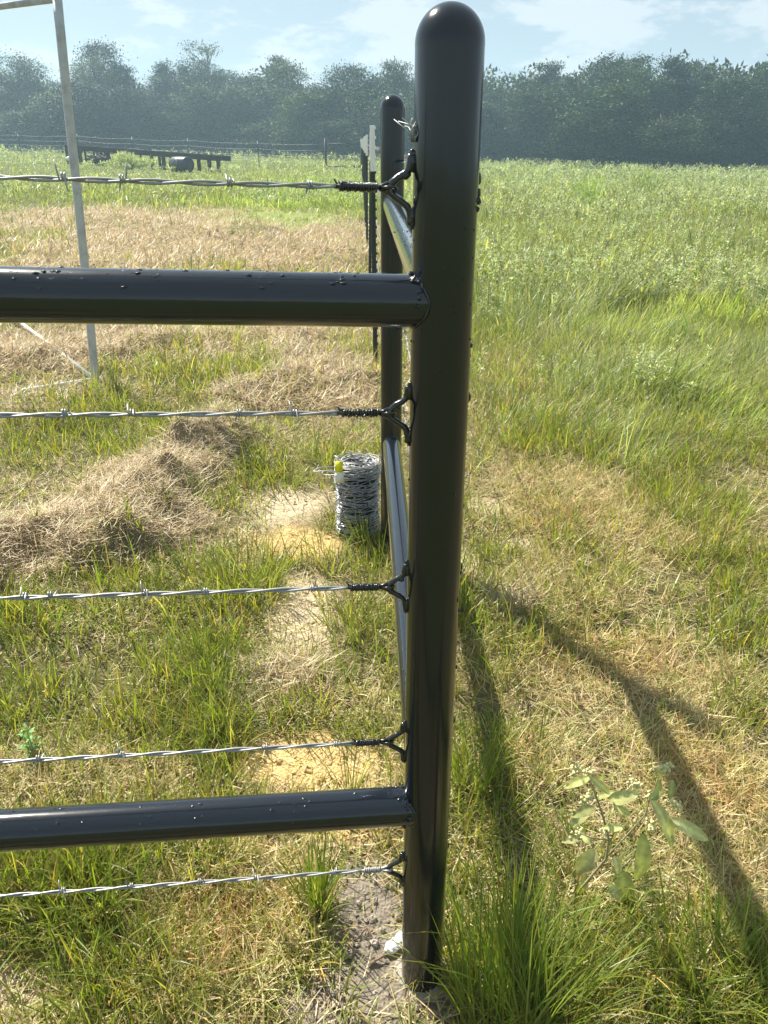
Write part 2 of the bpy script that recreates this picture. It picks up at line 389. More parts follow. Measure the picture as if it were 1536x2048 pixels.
at = nd(nt, 'ShaderNodeAttribute', attribute_name='tint'); tc = nd(nt, 'ShaderNodeTexCoord')
n1 = nd(nt, 'ShaderNodeTexNoise', _Scale=45.0, _Detail=8.0, _Roughness=.7); nt.links.new(tc.outputs['Object'], n1.inputs['Vector'])
n2 = nd(nt, 'ShaderNodeTexVoronoi', _Scale=130.0); nt.links.new(tc.outputs['Object'], n2.inputs['Vector'])
mr = nd(nt, 'ShaderNodeMapRange'); nt.links.new(n1.outputs[0], mr.inputs[0]); mr.inputs[1].default_value = .3; mr.inputs[2].default_value = .7; mr.inputs[3].default_value = .62; mr.inputs[4].default_value = 1.3
mm = nd(nt, 'ShaderNodeMixRGB', blend_type='MULTIPLY'); mm.inputs[0].default_value = 1; nt.links.new(at.outputs['Color'], mm.inputs[1]); nt.links.new(mr.outputs[0], mm.inputs[2]); nt.links.new(mm.outputs[0], b.inputs['Base Color'])
hh = mth(nt, 'ADD', n1.outputs[0], mth(nt, 'MULTIPLY', n2.outputs['Distance'], .5))
bp = nd(nt, 'ShaderNodeBump', _Strength=.8, _Distance=.012); nt.links.new(hh, bp.inputs['Height']); nt.links.new(bp.outputs[0], b.inputs['Normal'])
ground = link('ground', bigmesh('ground', np.stack([X, Y, Z], -1).reshape(-1, 3), Fq, SC.reshape(-1, 3), True), gmat)
tag(ground, 'sloping pasture soil with clay and pale dirt patches', 'ground', kind='structure')
del X, Y, Z, SC, bare

def shortz(x, y):              # trampled short growth round the steel frame
    return 1-.6*sst(-x, 5.5, 8)*sst(y, 22, 27)*(1-sst(y, 42.5, 45))
# ------------------------------------------------------------------ straw and hay lying on the ground
def fieldside(x, y):           # 1 in the uncut growth on the far side of the fence line and at the back
    nz_ = (fbm(x, y, .9, 3, 77.)-.5)
    right = sst(x + nz_*.6, .22, .5)*sst(y+nz_*1.6, 3.2, 5.4)
    back = sst(y + .25*x + nz_*4, 15.5, 19)
    return np.maximum(right, back)
straw = Acc()
def lay_straw(n, y0, y1, W, Lm, segs=2, m=.35):
    x, y = wedge(n, y0, y1, m=m)
    hay = ev(HAY, x, y); dry = ev(DRY, x, y); cl = np.maximum(.9*ev(CLEAR, x, y), .75*np.maximum(ev(CLAY, x, y), ev(PALE, x, y)))
    fs = fieldside(x, y)
    thin = fbm(x, y, 2.7, 3, 55.)
    d = np.clip(.22+.9*sst(thin, .42, .62)*.45 + hay*.9 + dry*.75, 0, 1)*(1-.93*cl)*(1-.8*fs)*(1-.75*ev(MOWN, x, y))*(1-.5*ev(GREEN, x, y))*(1-.78*ev(GREY, x, y))
    k = rng.random(n) < d; x, y, hay, dry = x[k], y[k], hay[k], dry[k]; n = len(x)
    z = gz(x, y) + rng.random(n)**1.6*(.012+.035*hay+.02*dry)
    L = Lm*(.5+rng.random(n)); lean = R(84)+rng.normal(0, .22, n)*(1+.2*dry); up = rng.random(n) < .16+.3*dry
    lean = np.where(up, R(50)+rng.normal(0, .35, n), lean)
    c = pick(STRAW, [4, 4, 3, 2, 4.5], n); ch = pick(HAYC, [4, 4, 3, 2], n); cd = pick([(.52, .43, .21), (.44, .34, .16), (.68, .59, .35), (.40, .42, .13)], [4, 3, 3, 3], n)
    h = (hay > rng.random(n))[:, None]; q = ((dry > rng.random(n)) & ~h[:, 0])[:, None]
    c = np.where(h, ch, np.where(q, cd, c)); ru = ((ev(RUST, x, y)*.6 > rng.random(n)) & ~h[:, 0])[:, None]
    c = np.where(ru, c*np.array((1.0, .86, .74)), c)
    # hay is combed by the rake, the rest lies anyhow
    az = rng.random(n)*2*np.pi; az = np.where(h[:, 0] & (rng.random(n) < .5), rng.normal(.5, 1.3, n), az)
    w = W*(.6+.8*rng.random(n))
    straw.add(blades(np.stack([x, y, z], -1), L, w, az, lean, rng.normal(0, .5, n), c, segs))
lay_straw(125000, .62, 2.0, .0026, .062, 3, m=.25)
lay_straw(120000, 2.0, 4.2, .0036, .072, 2)
lay_straw(110000, 4.2, 9.0, .0066, .10, 2)
lay_straw(90000, 9.0, 22., .013, .15, 2)
o = straw.obj('dry_straw', M['straw']); tag(o, 'loose brown hay and dry cut straw lying over the pasture', 'straw', kind='stuff')

# ------------------------------------------------------------------ green grass
grass = Acc()
def grow(n, y0, y1, W, H, per=9, spread=.03, m=.35, segs=3):
    x, y = wedge(n, y0, y1, m=m)
    hay = ev(HAY, x, y); dry = ev(DRY, x, y); cl = np.maximum(ev(CLEAR, x, y), .75*np.maximum(ev(CLAY, x, y), ev(PALE, x, y))); gr = ev(GREEN, x, y); mo = ev(MOWN, x, y); fs = fieldside(x, y)
    nz_ = sst(fbm(x, y, 2.4, 4, 91.), .44, .62)
    d = (.21+.34*nz_+.62*gr*(.45+.55*nz_)+.7*mo)*(1-.88*hay*(1-.6*gr))*(1-.45*dry*(1-.5*gr))*(1-.96*cl)*(1-.85*ev(GREY, x, y))
    d = np.maximum(d, fs*.75)
    k = rng.random(n) < d; x, y, gr, fs, mo, nz_, dry = x[k], y[k], gr[k], fs[k], mo[k], nz_[k], dry[k]; n = len(x)
    size = (.45+.75*rng.random(n)**1.5)*(.62+.45*gr+.2*nz_+.45*fs)*(1-.45*mo)
    hue = rng.random(n)
    # every tuft throws several blades
    i = np.repeat(np.arange(n), per); N = len(i); a = rng.random(N)*2*np.pi; r = spread*np.sqrt(rng.random(N))*size[i]
    X_ = x[i]+np.cos(a)*r; Y_ = y[i]+np.sin(a)*r; Z_ = gz(X_, Y_)-.004
    L = H*size[i]*(.5+.8*rng.random(N))*shortz(X_, Y_); az = a+rng.normal(0, .5, N)
    lean = np.abs(rng.normal(.38, .28, N)); curl = np.abs(rng.normal(.55, .45, N))
    w = W*(.6+.8*rng.random(N))
    c = pick(FRESH, [5, 3, 4, 2.4, 1.5], N, .14)
    yel = (hue[i] > .70)[:, None]; c = np.where(yel, c*np.array((1.45, 1.12, 1.0)), c)
    c = np.where((fs[i] > .5)[:, None], c*.3+np.array((.29, .33, .15))*.7, c)
    lf_ = (sst(Y_, 9, 16)*(mo[i] < .5))[:, None]*.65; c = c*(1-lf_)+np.array((.27, .29, .155))*lf_
    c = np.where((mo[i] > .5)[:, None], c*.5+np.array((.19, .30, .045))*.5, c)
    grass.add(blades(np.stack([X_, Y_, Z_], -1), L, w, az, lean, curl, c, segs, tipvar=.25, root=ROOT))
grow(5400, .62, 2.0, .0033, .12, 17, .045, m=.25, segs=4)
grow(5600, 2.0, 4.4, .0042, .14, 15, .065)
grow(9500, 4.4, 9.0, .0062, .19, 8, .08)
grow(15000, 9.0, 20., .013, .27, 7, .2, segs=2)
grow(17000, 20., 70., .030, .24, 6, .6, segs=2)
o = grass.obj('pasture_grass', M['leaf']); tag(o, 'green and yellowing grass tufts over the pasture', 'grass', kind='stuff')

# tall uncut growth on the right and at the back: fine stalks
tall = Acc()
def tallgrass(n, y0, y1, W, H, segs=3):
    x, y = wedge(n, y0, y1); fs = fieldside(x, y); k = rng.random(n) < fs*(.35+.65*sst(fbm(x, y, 1.1, 3, 15.), .4, .6)); x, y = x[k], y[k]; n = len(x)
    patch = fbm(x, y, .8, 3, 66.)
    L = H*(.5+.7*rng.random(n))*(.2+1.15*sst(fbm(x, y, 1.4, 3, 310.), .3, .7))*shortz(x, y); az = fbm(x, y, .45, 2, 140.)*14+rng.normal(0, .7, n)
    pn = fbm(x, y, .9, 4, 210.); flat = sst(pn, .56, .66); dk = sst(fbm(x, y, 1.3, 3, 260.), .55, .65)
    c = pick([(.30, .37, .14), (.20, .30, .07), (.44, .46, .24), (.56, .54, .34), (.14, .20, .06)], [4, 3, 4, 3, 1.5], n)
    hd = rng.random(n) < .035; hx, hy, hl = x[hd], y[hd], L[hd]*1.5; hc = pick([(.46, .42, .26), (.36, .31, .18), (.30, .34, .16)], [3, 2, 2], len(hx))
    ha = rng.random(len(hx))*6.28; tall.add(blades(np.stack([hx, hy, gz(hx, hy)], -1), hl, np.full(len(hx), W*.5), ha, np.full(len(hx), .08), np.full(len(hx), .25), hc, 2))
    tall.add(blades(np.stack([hx+np.cos(ha)*hl*.17, hy+np.sin(ha)*hl*.17, gz(hx, hy)+hl*.90], -1), hl*.22, np.full(len(hx), W*2.4), ha, np.full(len(hx), .3), np.full(len(hx), .5), hc*.9, 3))
    tall.add(blades(np.stack([x, y, gz(x, y)], -1), L, W*(.6+.8*rng.random(n)), az, np.abs(rng.normal(.3, .3, n))+flat*.75, np.abs(rng.normal(1.0, .8, n)), c*(1-.4*dk)[:, None]*(1-flat[:, None]*.5)+flat[:, None]*.5*np.array((.56, .52, .33)), segs, tipvar=.3))
tallgrass(120000, 3.2, 8, .0036, .25)
tallgrass(110000, 7, 18, .008, .32)
tallgrass(100000, 16, 62, .018, .30, 2)
o = tall.obj('meadow_grass', M['leaf']); tag(o, 'tall uncut meadow grass beyond the fence', 'grass', kind='stuff')

# pale woolly weeds of the meadow: a stem with small pale leaves, by the thousand
weeds = Acc()
def weedfield(n, y0, y1, H, leafL, nl):
    x, y = wedge(n, y0, y1); fs = fieldside(x, y)
    k = rng.random(n) < fs*sst(fbm(x, y, .7, 3, 120.), .36, .56)*(.35+.65*sst(x/(y+3), -.1, .25)); x, y = x[k], y[k]; n = len(x)
    h = H*(.55+.6*rng.random(n))*shortz(x, y)
    c0 = pick([(.27, .32, .14)], [1], n, .1)
    weeds.add(blades(np.stack([x, y, gz(x, y)], -1), h, np.full(n, leafL*.12), rng.random(n)*6.28, rng.random(n)*.15, rng.random(n)*.2, c0*.8, 2))
    i = np.repeat(np.arange(n), nl); N = len(i); t = .35+.65*rng.random(N)**.7
    a = rng.random(N)*6.28; rr = leafL*1.2*rng.random(N)*t
    P = np.stack([x[i]+np.cos(a)*rr, y[i]+np.sin(a)*rr, gz(x[i], y[i])+h[i]*t], -1)
    c = pick([(.39, .43, .25), (.30, .36, .18), (.55, .56, .38), (.22, .28, .12)], [4, 4, 3, 2], N)*(.6+.8*rng.random(n))[i][:, None]
    weeds.add(blades(P, leafL*(.6+.7*rng.random(N)), leafL*.42*(.7+.6*rng.random(N)), a, R(55)+rng.normal(0, .35, N), rng.normal(.5, .3, N), c, 2, twist=np.zeros(N)))
weedfield(1500, 4.6, 8, .26, .026, 34)
weedfield(4600, 7.5, 18, .42, .040, 28)
weedfield(9000, 16, 40, .46, .075, 18)
weedfield(8000, 38, 68, .55, .13, 12)
o = weeds.obj('meadow_weeds', M['weed']); tag(o, 'pale woolly weeds spread through the meadow', 'weeds', kind='stuff')

# clods and crumbs of soil
cl = MB(); ctint = []
for blobs, n, cc in ((CLAY, 420, (.62, .42, .18)), (GREY, 420, (.34, .29, .24)), (PALE, 260, (.52, .43, .30))):
    for _ in range(n):
        cx, cy, rx, ry, cm = random.choice(blobs[:4]); x = random.gauss(cx, rx*.5); y = random.gauss(cm, ry*.5)
        r_ = random.choice((.0015, .002, .002, .003, .003, .004, .005, .007, .009 if random.random() < .5 else .003)); n0 = len(cl.v)
        cl.blob((x, y, float(gz(x, y))+r_*.2), r_, 6, .42, (1, random.uniform(.7, 1.3), .7)); k_ = random.uniform(.7, 1.2); ctint += [tuple(q*k_ for q in cc)]*(len(cl.v)-n0)
me = cl.mesh('soil_crumbs'); at = me.attributes.new('tint', 'FLOAT_COLOR', 'POINT')
at.data.foreach_set('color', np.concatenate([np.array(ctint), np.ones((len(ctint), 1))], 1).astype(np.float32).ravel()); me.polygons.foreach_set('use_smooth', [False]*len(me.polygons))
cmat = bpy.data.materials.new('soil_crumb'); cmat.use_nodes = True
nt = cmat.node_tree; b = nt.nodes['Principled BSDF']; b.inputs['Roughness'].default_value = .95
n1 = nd(nt, 'ShaderNodeAttribute', attribute_name='tint'); nt.links.new(n1.outputs['Color'], b.inputs['Base Color'])
o = link('soil_crumbs', me, cmat); tag(o, 'crumbs and small clods of loose clay on the bare patches', 'soil', kind='stuff')

# ------------------------------------------------------------------ the welded pipe corner
PX, PY = .070, .949; QX, QY = .026, 2.635; RP = .0372; RR = .0310
H1 = 1.536
RD = Vector((-1, -.112, .033)).normalized()          # the rails run left, a little towards us, a little uphill
WD = Vector((-1, -.108, .035)).normalized()
frame = empty('pipe_fence_corner', (PX, PY, 0), 'glossy black welded pipe fence corner with domed posts and paired rails', 'pipe fence')
def rel(p): return (p[0]-PX, p[1]-PY, p[2])
def domed_post(x, y, h, z0, sag=False):
    n = 48; prof = [(RP, z0-.25), (RP, z0+.02), (RP*1.0, h-RP*1.02)]
    # a few long low ripples in the paint keep the highlight from being ruler straight
    a = MB().lathe([(RP, z) for z in np.linspace(z0-.25, h-RP*1.0, 30)], n, (x-PX, y-PY, 0))
    if sag:
        for _ in range(110):
            an = random.uniform(math.pi*.7, math.pi*2.1); z = random.choice([random.uniform(.1, 1.4), random.gauss(1.3, .05), random.gauss(1.22, .04)])
            a.blob((RP*math.cos(an), RP*math.sin(an), z), random.choice((.0007, .0010, .0014)), 6, .2, (1, 1, random.choice((1, 1.4, 3))))
        for z, s_ in ((1.352, .0040), (1.345, .0034), (1.336, .0026), (.86, .0026), (.80, .003), (.79, .002), (.70, .0024), (1.18, .0022)):
            an = R(-6)+random.gauss(0, .05); a.blob((RP*math.cos(an), RP*math.sin(an), z), s_, 8, .25, (1, 1, 1.3))
    p = a.build('post', M['paint'], frame)
    c = MB().lathe([(RP*1.004*math.cos(t), h-RP*1.0+RP*1.03*math.sin(t)) for t in np.linspace(-.05, math.pi/2-.0005, 22)], n, (x-PX, y-PY, 0))
    cp = c.build('cap', M['paint'], p)
    return p
def drips(mb, c, ax, rad, n, L, up=1):
    """little hardened blobs of paint, mostly on top of a rail"""
    ax = Vector(ax).normalized(); u = Vector((0, 0, 1)); u = (u-ax*u.dot(ax)).normalized(); w = ax.cross(u)
    for _ in range(n):
        t = random.choice([random.random(), random.choice([.12, .2, .33, .42, .55, .71])+random.gauss(0, .015)])*L
        a = random.gauss(.35, .4); p = Vector(c)+ax*t+(u*math.cos(a)-w*math.sin(a)*1)*rad
        mb.blob(p, random.choice((.0006, .0008, .0010, .0013, .0018, .0024)), 8, .35, (1.5, 1, .45))
p1 = domed_post(PX, PY, H1, 0.0, True); p2 = domed_post(QX, QY, 1.566, .03)
EL = 1.74; ex, ey, ez = PX+RD.x*EL, PY+RD.y*EL, RD.z*EL
p3 = domed_post(ex, ey, H1+ez, ez)
def rail(a, b, nm='rail', seed=0, nd_=60):
    a = Vector(rel(a)); b = Vector(rel(b)); n = 24
    w = MB().tube([a.lerp(b, t) for t in np.linspace(0, 1, n)], RR, 40, cap=False)
    drips(w, a, (b-a), RR-.0002, nd_, (b-a).length*.6)
    # weld fillet where the rail meets the post
    ax = (b-a).normalized(); u = Vector((0, 0, 1)); u = (u-ax*u.dot(ax)).normalized(); v = ax.cross(u)
    for (q, sg) in ((a, 1), (b, -1)):
        pts = []
        for k in range(40):
            th = 2*math.pi*k/40; off = (u*math.cos(th)+v*math.sin(th)); s_ = off.dot(v)*RR
            dd = math.sqrt(max(RP**2-(s_*.99)**2, 1e-6))
            pts.append(q+off*(RR+.0002)+ax*sg*(dd-.0002+random.uniform(-.0006, .0006)))
        w.tube(pts, [.0020+random.uniform(-.0006, .0008) for _ in pts], 6, closed=True)
    for _ in range(48):
        th = random.gauss(0, .9); off = (u*math.cos(th)+v*math.sin(th)); w.blob(a+off*(RR+.001)+ax*(RP*.75+random.random()*.012), random.uniform(.001, .0031), 6, .3)
    return w.build(nm, M['railpaint'], frame)
def along(z, L): return (PX+RD.x*L, PY+RD.y*L, z+RD.z*L)
rail(along(1.232, 0), along(1.232, EL), nd_=170)
rail(along(.425, 0), along(.425, EL), nd_=110)
rail((PX, PY, 1.232), (QX, QY, 1.262), nd_=60)
rail((PX, PY, .425), (QX, QY, .462), nd_=40)
# ------------------------------------------------------------------ hooks for the wires
WZ = [1.356, 1.092, .838, .560, .283]
def hook(parent, base, dr, zc, k=1.0, name='wire_hook'):
    dr = Vector((dr[0], dr[1], 0)).normalized(); o = Vector(base)
    j = lambda: random.uniform(-.0006, .0006)
    prof = [(-.0005, .046), (.0008, .036), (.002, .0265), (.007, .021), (.014, .0165), (.0205, .010), (.0235, .003), (.0225, -.004), (.017, -.0095), (.010, -.0155), (.004, -.021), (.001, -.027), (0, -.036), (-.0005, -.047)]
    pts = [o+dr*(RP+.003+a*k)+Vector((0, 0, zc+b*k*.80)) for a, b in prof]
    # smooth
    sp = []
    for i in range(len(pts)-1):
        for t in (0, .5):
            sp.append(pts[i].lerp(pts[i+1], t))
    sp.append(pts[-1])
    r = [.0040+random.uniform(-.0004, .0005) for _ in sp]
    mb = MB().tube(sp, r, 12)
    for i in (0, 1, -1, -2, 3):
        for _ in range(3): mb.blob(pts[i]+Vector((random.uniform(-.0015, .0015), random.uniform(-.0015, .0015), random.uniform(-.003, .003)))-dr*.002, random.uniform(.0025, .004), 8, .2)
    # pads of weld metal against the post
    for zz in (.036, -.036):
        mb.blob(o+dr*(RP+.0005)+Vector((0, 0, zc+zz*k*.8)), .0050, 10, .15, (1, 1, 2.1))
    return mb.build(name, M['hook'], parent)
for z in WZ: hook(p1, (0, 0, 0), (WD.x, WD.y), z)
for z in WZ: hook(p1, (0, 0, 0), (.75, .66), z+.01, .6)

# ------------------------------------------------------------------ barbed wire
def twisted(a, b, pitch=.115, r=.0017, rh=.0018, seg=.0075, sag=0., ph=0., n=6):
    a = Vector(a); b = Vector(b); L = (b-a).length; t = (b-a).normalized(); u = t.cross(Vector((0, 0, 1))).normalized(); w = u.cross(t)
    mb = MB(); N = max(8, int(L/seg))
    for s in (0, math.pi):
        pts = []
        for i in range(N+1):
            q = i/N; an = 2*math.pi*q*L/pitch+s+ph
            sg = -4*sag*q*(1-q)
            pts.append(a.lerp(b, q)+(u*math.cos(an)+w*math.sin(an))*rh+Vector((0, 0, sg)))
        mb.tube(pts, r, n)
    return mb
def barb_mesh():
    mb = MB(); pts = []; r = []
    for i in range(27):                      # two turns about the strands, x is the wire direction
        an = 2*math.pi*i/26*2.0; pts.append((-.0032+.0064*i/26, .0040*math.cos(an), .0040*math.sin(an))); r.append(.00105)
    pts = [(-.0062, .006, -.016), (-.0045, .005, -.008)]+pts+[(.0045, .0055, .008), (.0065, .004, .0165)]
    mb.tube(pts, [.0003, .001]+r+[.001, .0003], 6)
    return mb.mesh('barb')
BARB = barb_mesh(); BARB.materials.append(M['zinc'])
def put_barb(parent, p, d, roll=None, s=1.):
    o = bpy.data.objects.new('barb', BARB); COL.objects.link(o); o.parent = parent; o.location = p
    q = Vector(d).to_track_quat('X', 'Z'); q = q @ Matrix.Rotation(random.random()*6.28 if roll is None else roll, 3, 'X').to_quaternion()
    o.rotation_euler = q.to_euler(); o.scale = (s,)*3
    return o
ORD = ['topmost', 'second from the top', 'middle', 'fourth from the top', 'lowest']
BX = [[125, 245, 460, 620], [130, 262, 478, 588], [48, 100, 290, 410, 625], [76, 243, 530, 672], [125, 262, 400, 512, 668]]
GRP = 'barbed wire strands tied to the near post'
for i, z in enumerate(WZ):
    a0 = Vector((PX, PY, z))+WD*(RP+.0265)                   # crook of the hook
    end = Vector((PX, PY, z))+WD*1.70; L = (end-a0).length
    wt = empty('barbed_wire', a0, '%s galvanised barbed wire strand tied left of the near black post' % ORD[i], 'barbed wire', GRP)
    wl = (.043, .046, .040, .037, .028)[i]
    painted = M['hook'] if i < 4 else M['zinc']
    s0 = WD*(wl+.018)
    twisted(Vector(s0), WD*L, sag=.004, ph=i*1.3).build('strand', M['zinc'], wt)
    # the doubled-back tail, wrapped tight round the strand
    mb = MB(); t = WD; u = t.cross(Vector((0, 0, 1))).normalized(); w = u.cross(t)
    turns = (15, 13, 16, 12, 8)[i]; st = .014; pts = []
    for k in range(turns*12+1):
        q = k/(turns*12); an = q*turns*2*math.pi; rad = .0041+(.0007*math.sin(an*.37+i*2.1))
        pts.append(t*(st+q*wl)+(u*math.cos(an)+w*math.sin(an))*rad)
    mb.tube(pts, .0014, 6)
    tail = pts[-1]; mb.tube([tail, tail+t*.003+w*.003, tail+t*.006+w*.0075], [.0016, .0014, .0009], 6)
    mb.tube([pts[0], t*.010+w*.002, t*.003+w*.0055, t*(-.004)+u*.002+w*.003, t*(-.0075)+u*.0035, t*(-.006)-w*.0045, t*.003-w*.0055, t*.012-w*.0015], .0019, 8)
    mb.tube([t*.004+u*.006, t*(-.004)+u*.006-w*.002, t*(-.008)-w*.001, t*(-.004)-u*.006+w*.002, t*.010-u*.003], .0019, 8)
    mb.tube([t*.002, t*(wl+.02)], .0026, 8)
    if i < 4:
        for _ in range(26): mb.blob(t*(st+random.random()*wl)+w*.0044+u*random.uniform(-.0015, .0015), random.uniform(.0008, .0017), 6, .2)
    mb.build('wrapped_end', painted, wt)
    for j, bx in enumerate(BX[i]):
        # along the strand so that the barb sits where the photograph has it
        lo, hi = 0., L
        for _ in range(30):
            md = (lo+hi)/2; p = a0+WD*md; zc = p.y*CP+(EYE-p.z)*SP; px = 768+F*p.x/zc
            if px > bx: lo = md
            else: hi = md
        put_barb(wt, WD*lo, WD, roll=(0.15, 2.9, 1.3, 4.4, .8)[(j+i) % 5])
    for md in np.arange(.75, 1.6, .11): put_barb(wt, WD*md, WD)
    # bits of the near post's side where old wire ends show above the top hook
mb = MB()
for k in range(9):
    s = Vector((-.036-.004*random.random(), -.012, 1.405)); mb.tube([s, s+Vector((random.gauss(-.004, .006), random.gauss(0, .004), .006+random.random()*.010)), s+Vector((random.gauss(-.004, .009), random.gauss(0, .006), .010+random.random()*.016))], [.0009, .0007, .0003], 5)
mb.build('frayed_wire', M['zinc'], p1)

# the five strands that run away along the fence line
def lineX(y): return -.052-(y-5.4)*.0288
TY = [5.3, 8.5, 11.7, 14.9, 18.1, 21.3, 24.5, 27.7, 30.9, 34.1, 37.3, 40.5]
TXp = [lineX(y) for y in TY]
for i, z in enumerate(WZ):
    pa = Vector((PX+.030, PY+.034, z+.005)); wt = empty('barbed_wire', pa, '%s galvanised strand running back past the far domed post' % ORD[i].capitalize(), 'barbed wire', 'barbed wire strands of the long fence line')
    pts = [pa, Vector((QX+RP+.006, QY, z+.03))]+[Vector((TXp[k]+.022, TY[k], z+plane_z(0., TY[k])+.02)) for k in range(len(TY))]+[Vector((lineX(44)+.03, 44, z+.9))]
    mb = MB()
    for k in range(4):
        a, b_ = pts[k]-pa, pts[k+1]-pa; sg = .02 if k < 4 else .03
        t_ = twisted(a, b_, .11, .0014, .0015, .012 if k < 2 else .03, sag=sg*(1 if k else .3), n=5); mb.add(t_.v, t_.f)
    q = []
    for k in range(4, len(pts)-1):
        for s in (0, .5): q.append(pts[k].lerp(pts[k+1], s)-pa-Vector((0, 0, .025*s*2)))
    q.append(pts[-1]-pa); mb.tube(q, .0024, 5)
    mb.build('strand', M['zinc'], wt)
    for k in range(3):
        a, b_ = pts[k]-pa, pts[k+1]-pa; LL = (b_-a).length
        for s in np.arange(.1, LL, .125):
            q_ = s/LL; put_barb(wt, a.lerp(b_, q_)-Vector((0, 0, 4*.02*q_*(1-q_)*(1 if k else .3))), (b_-a), s=1.1)

# ------------------------------------------------------------------ T-posts
def tpost_parts(h=1.5, tip=.26):
    def sect(z0, z1):
        P = [(-.015, -.003), (.015, -.003), (.015, .003), (.003, .003), (.003, .026), (-.003, .026), (-.003, .003), (-.015, .003)]
        V = [(x, y, z) for z in (z0, z1) for x, y in P]; n = 8
        return V, [(k, (k+1) % n, n+(k+1) % n, n+k) for k in range(n)]+[tuple(range(n))[::-1], tuple(range(n, 2*n))]
    s = MB(); s.add(*sect(-.3, h-tip), False)
    for z in np.arange(.1, h-tip, .054): s.box((0, -.0065, z), (.014, .009, .016))
    t = MB(); t.add(*sect(h-tip, h), False)
    for z in np.arange(h-tip+.03, h, .054): t.box((0, -.0065, z), (.014, .009, .016))
    return s.mesh('stem'), t.mesh('tip')
TS, TT = tpost_parts(); TS.materials.append(M['tgreen']); TT.materials.append(M['twhite'])
FS, FT = tpost_parts(1.38, .16); FS.materials.append(M['tgreen']); FT.materials.append(M['twhite'])
def tpost(x, y, label, group, ms=(TS, TT), rz=0, tilt=0., z=None):
    zz = float(gz(x, y)) if z is None else z
    r = empty('fence_post', (x, y, zz), label, 'fence post', group, rz); r.rotation_euler = (random.gauss(0, .008), tilt, rz)
    for nm, me in zip(('stem', 'tip'), ms):
        o = bpy.data.objects.new(nm, me); COL.objects.link(o); o.parent = r
    return r
ORN = ['Nearest', 'Second', 'Third', 'Fourth', 'Fifth', 'Sixth', 'Seventh', 'Eighth', 'Ninth', 'Tenth', 'Eleventh', 'Twelfth', 'Farthest']
for k, y in enumerate(TY):
    tpost(TXp[k], y, '%s white tipped metal T-post %s' % (ORN[k], 'in the row behind the far domed post' if k == 0 else 'back in the row behind the far domed post'), 'white tipped posts of the long fence line', rz=R(96)+random.gauss(0, .06), z=float(plane_z(0., y))+.0)
    # wire clips hang by the wires
# far end brace
bx0, bx1, by = lineX(44)+.0, -3.02, 44.
fe = empty('pipe_end_brace', (bx0, by, float(gz(bx0, by))), 'small far black pipe brace closing the end of the fence line', 'pipe fence')
for x in (bx0, bx1):
    z = float(gz(x, by))-fe.location.z
    p = MB().tube([(x-bx0, 0, z-.3), (x-bx0, 0, z+1.52)], .06, 12).build('post', M['steel'], fe)
    MB().blob((x-bx0, 0, z+1.52), .047, 12).build('cap', M['steel'], p)
MB().tube([(0, 0, .22), (bx1-bx0, 0, .22+float(gz(bx1, by))-fe.location.z)], .055, 10).build('rail', M['steel'], fe)
MB().tube([(0, 0, 1.28), (bx1-bx0, 0, 1.28+float(gz(bx1, by))-fe.location.z)], .022, 8).build('rail', M['steel'], fe)

# back fence across the pasture
BF = [(518, 47.5), (378, 51), (268, 54), (160, 56.5), (45, 59)]
bpts = []
lab = ['Back fence T-post nearest the black pipe end brace', 'Back fence T-post behind the right end of the dark steel frame', 'Back fence T-post behind the middle of the dark steel frame', 'Back fence T-post behind the left end of the dark steel frame', 'Leftmost T-post of the back fence']
for (px, Yb), lb in zip(BF, lab):
    x = (px-768)/F*(Yb*CP-.0)*1.0
    r = tpost(x, Yb, lb, 'T-posts of the back fence', (FS, FT), rz=random.random()*.4, tilt=random.gauss(0, .02)); r.scale = (1.7, 1.7, 1.0); bpts.append(Vector((x, Yb, r.location.z)))
bp_all = [Vector((bx1, by, float(gz(bx1, by))))]+bpts+[Vector((bpts[-1].x-12, 64, float(gz(bpts[-1].x-12, 64))))]
for j, (h, nm) in enumerate(((1.27, 'top'), (.98, 'second'), (.70, 'third'), (.42, 'lowest'))):
    q = []
    for a, b_ in zip(bp_all[:-1], bp_all[1:]):
        for s in (0, .25, .5, .75): q.append(a.lerp(b_, s)+Vector((0, 0, h-.06*4*s*(1-s))))
    q.append(bp_all[-1]+Vector((0, 0, h))); o = q[0].copy()
    w = MB().tube([v-o for v in q], .0045, 5).build('barbed_wire', M['zinc']); w.location = o
    tag(w, '%s wire strand of the back fence along the trees' % nm.capitalize(), 'barbed wire', 'wires of the back fence')

# ------------------------------------------------------------------ white pipe frame at the left
b0 = G(192, 772); bz = float(gz(b0[0], b0[1]))
top = U(116, -2, b0[1]+.03)
pf = empty('old_pipe_stand', (b0[0], b0[1], bz), 'weathered pale pipe frame leaning at the left with white rods at its foot', 'pipe frame')
lo = Vector((0, 0, 0)); T_ = Vector(top)-Vector(pf.location)
MB().tube([lo-Vector((0, 0, .1))]+[lo.lerp(T_, t)+Vector((.004*math.sin(t*5), 0, 0)) for t in np.linspace(0, 1, 14)], .024, 20).build('upright', M['oldwhite'], pf)
e = Vector(U(-260, 56, b0[1]+.6))-Vector(pf.location)
MB().tube([T_, T_.lerp(e, .5)+Vector((0, 0, .012)), e], .016, 16).build('crossbar', M['oldwhite'], pf)
g1 = G(22, 645); g1[2] = float(gz(g1[0], g1[1]))+.05; g1b = 2.2*(g1-np.array([b0[0], b0[1], bz+.03]))+np.array([b0[0], b0[1], bz+.03]); g1b[2] = float(gz(g1b[0], g1b[1]))+.06
MB().tube([(0, 0, .03), Vector(g1)-Vector(pf.location), Vector(g1b)-Vector(pf.location)], .0145, 10).build('foot_rod', M['oldrod'], pf)
g2 = G(52, 797); g2[2] = float(gz(g2[0], g2[1]))+.035
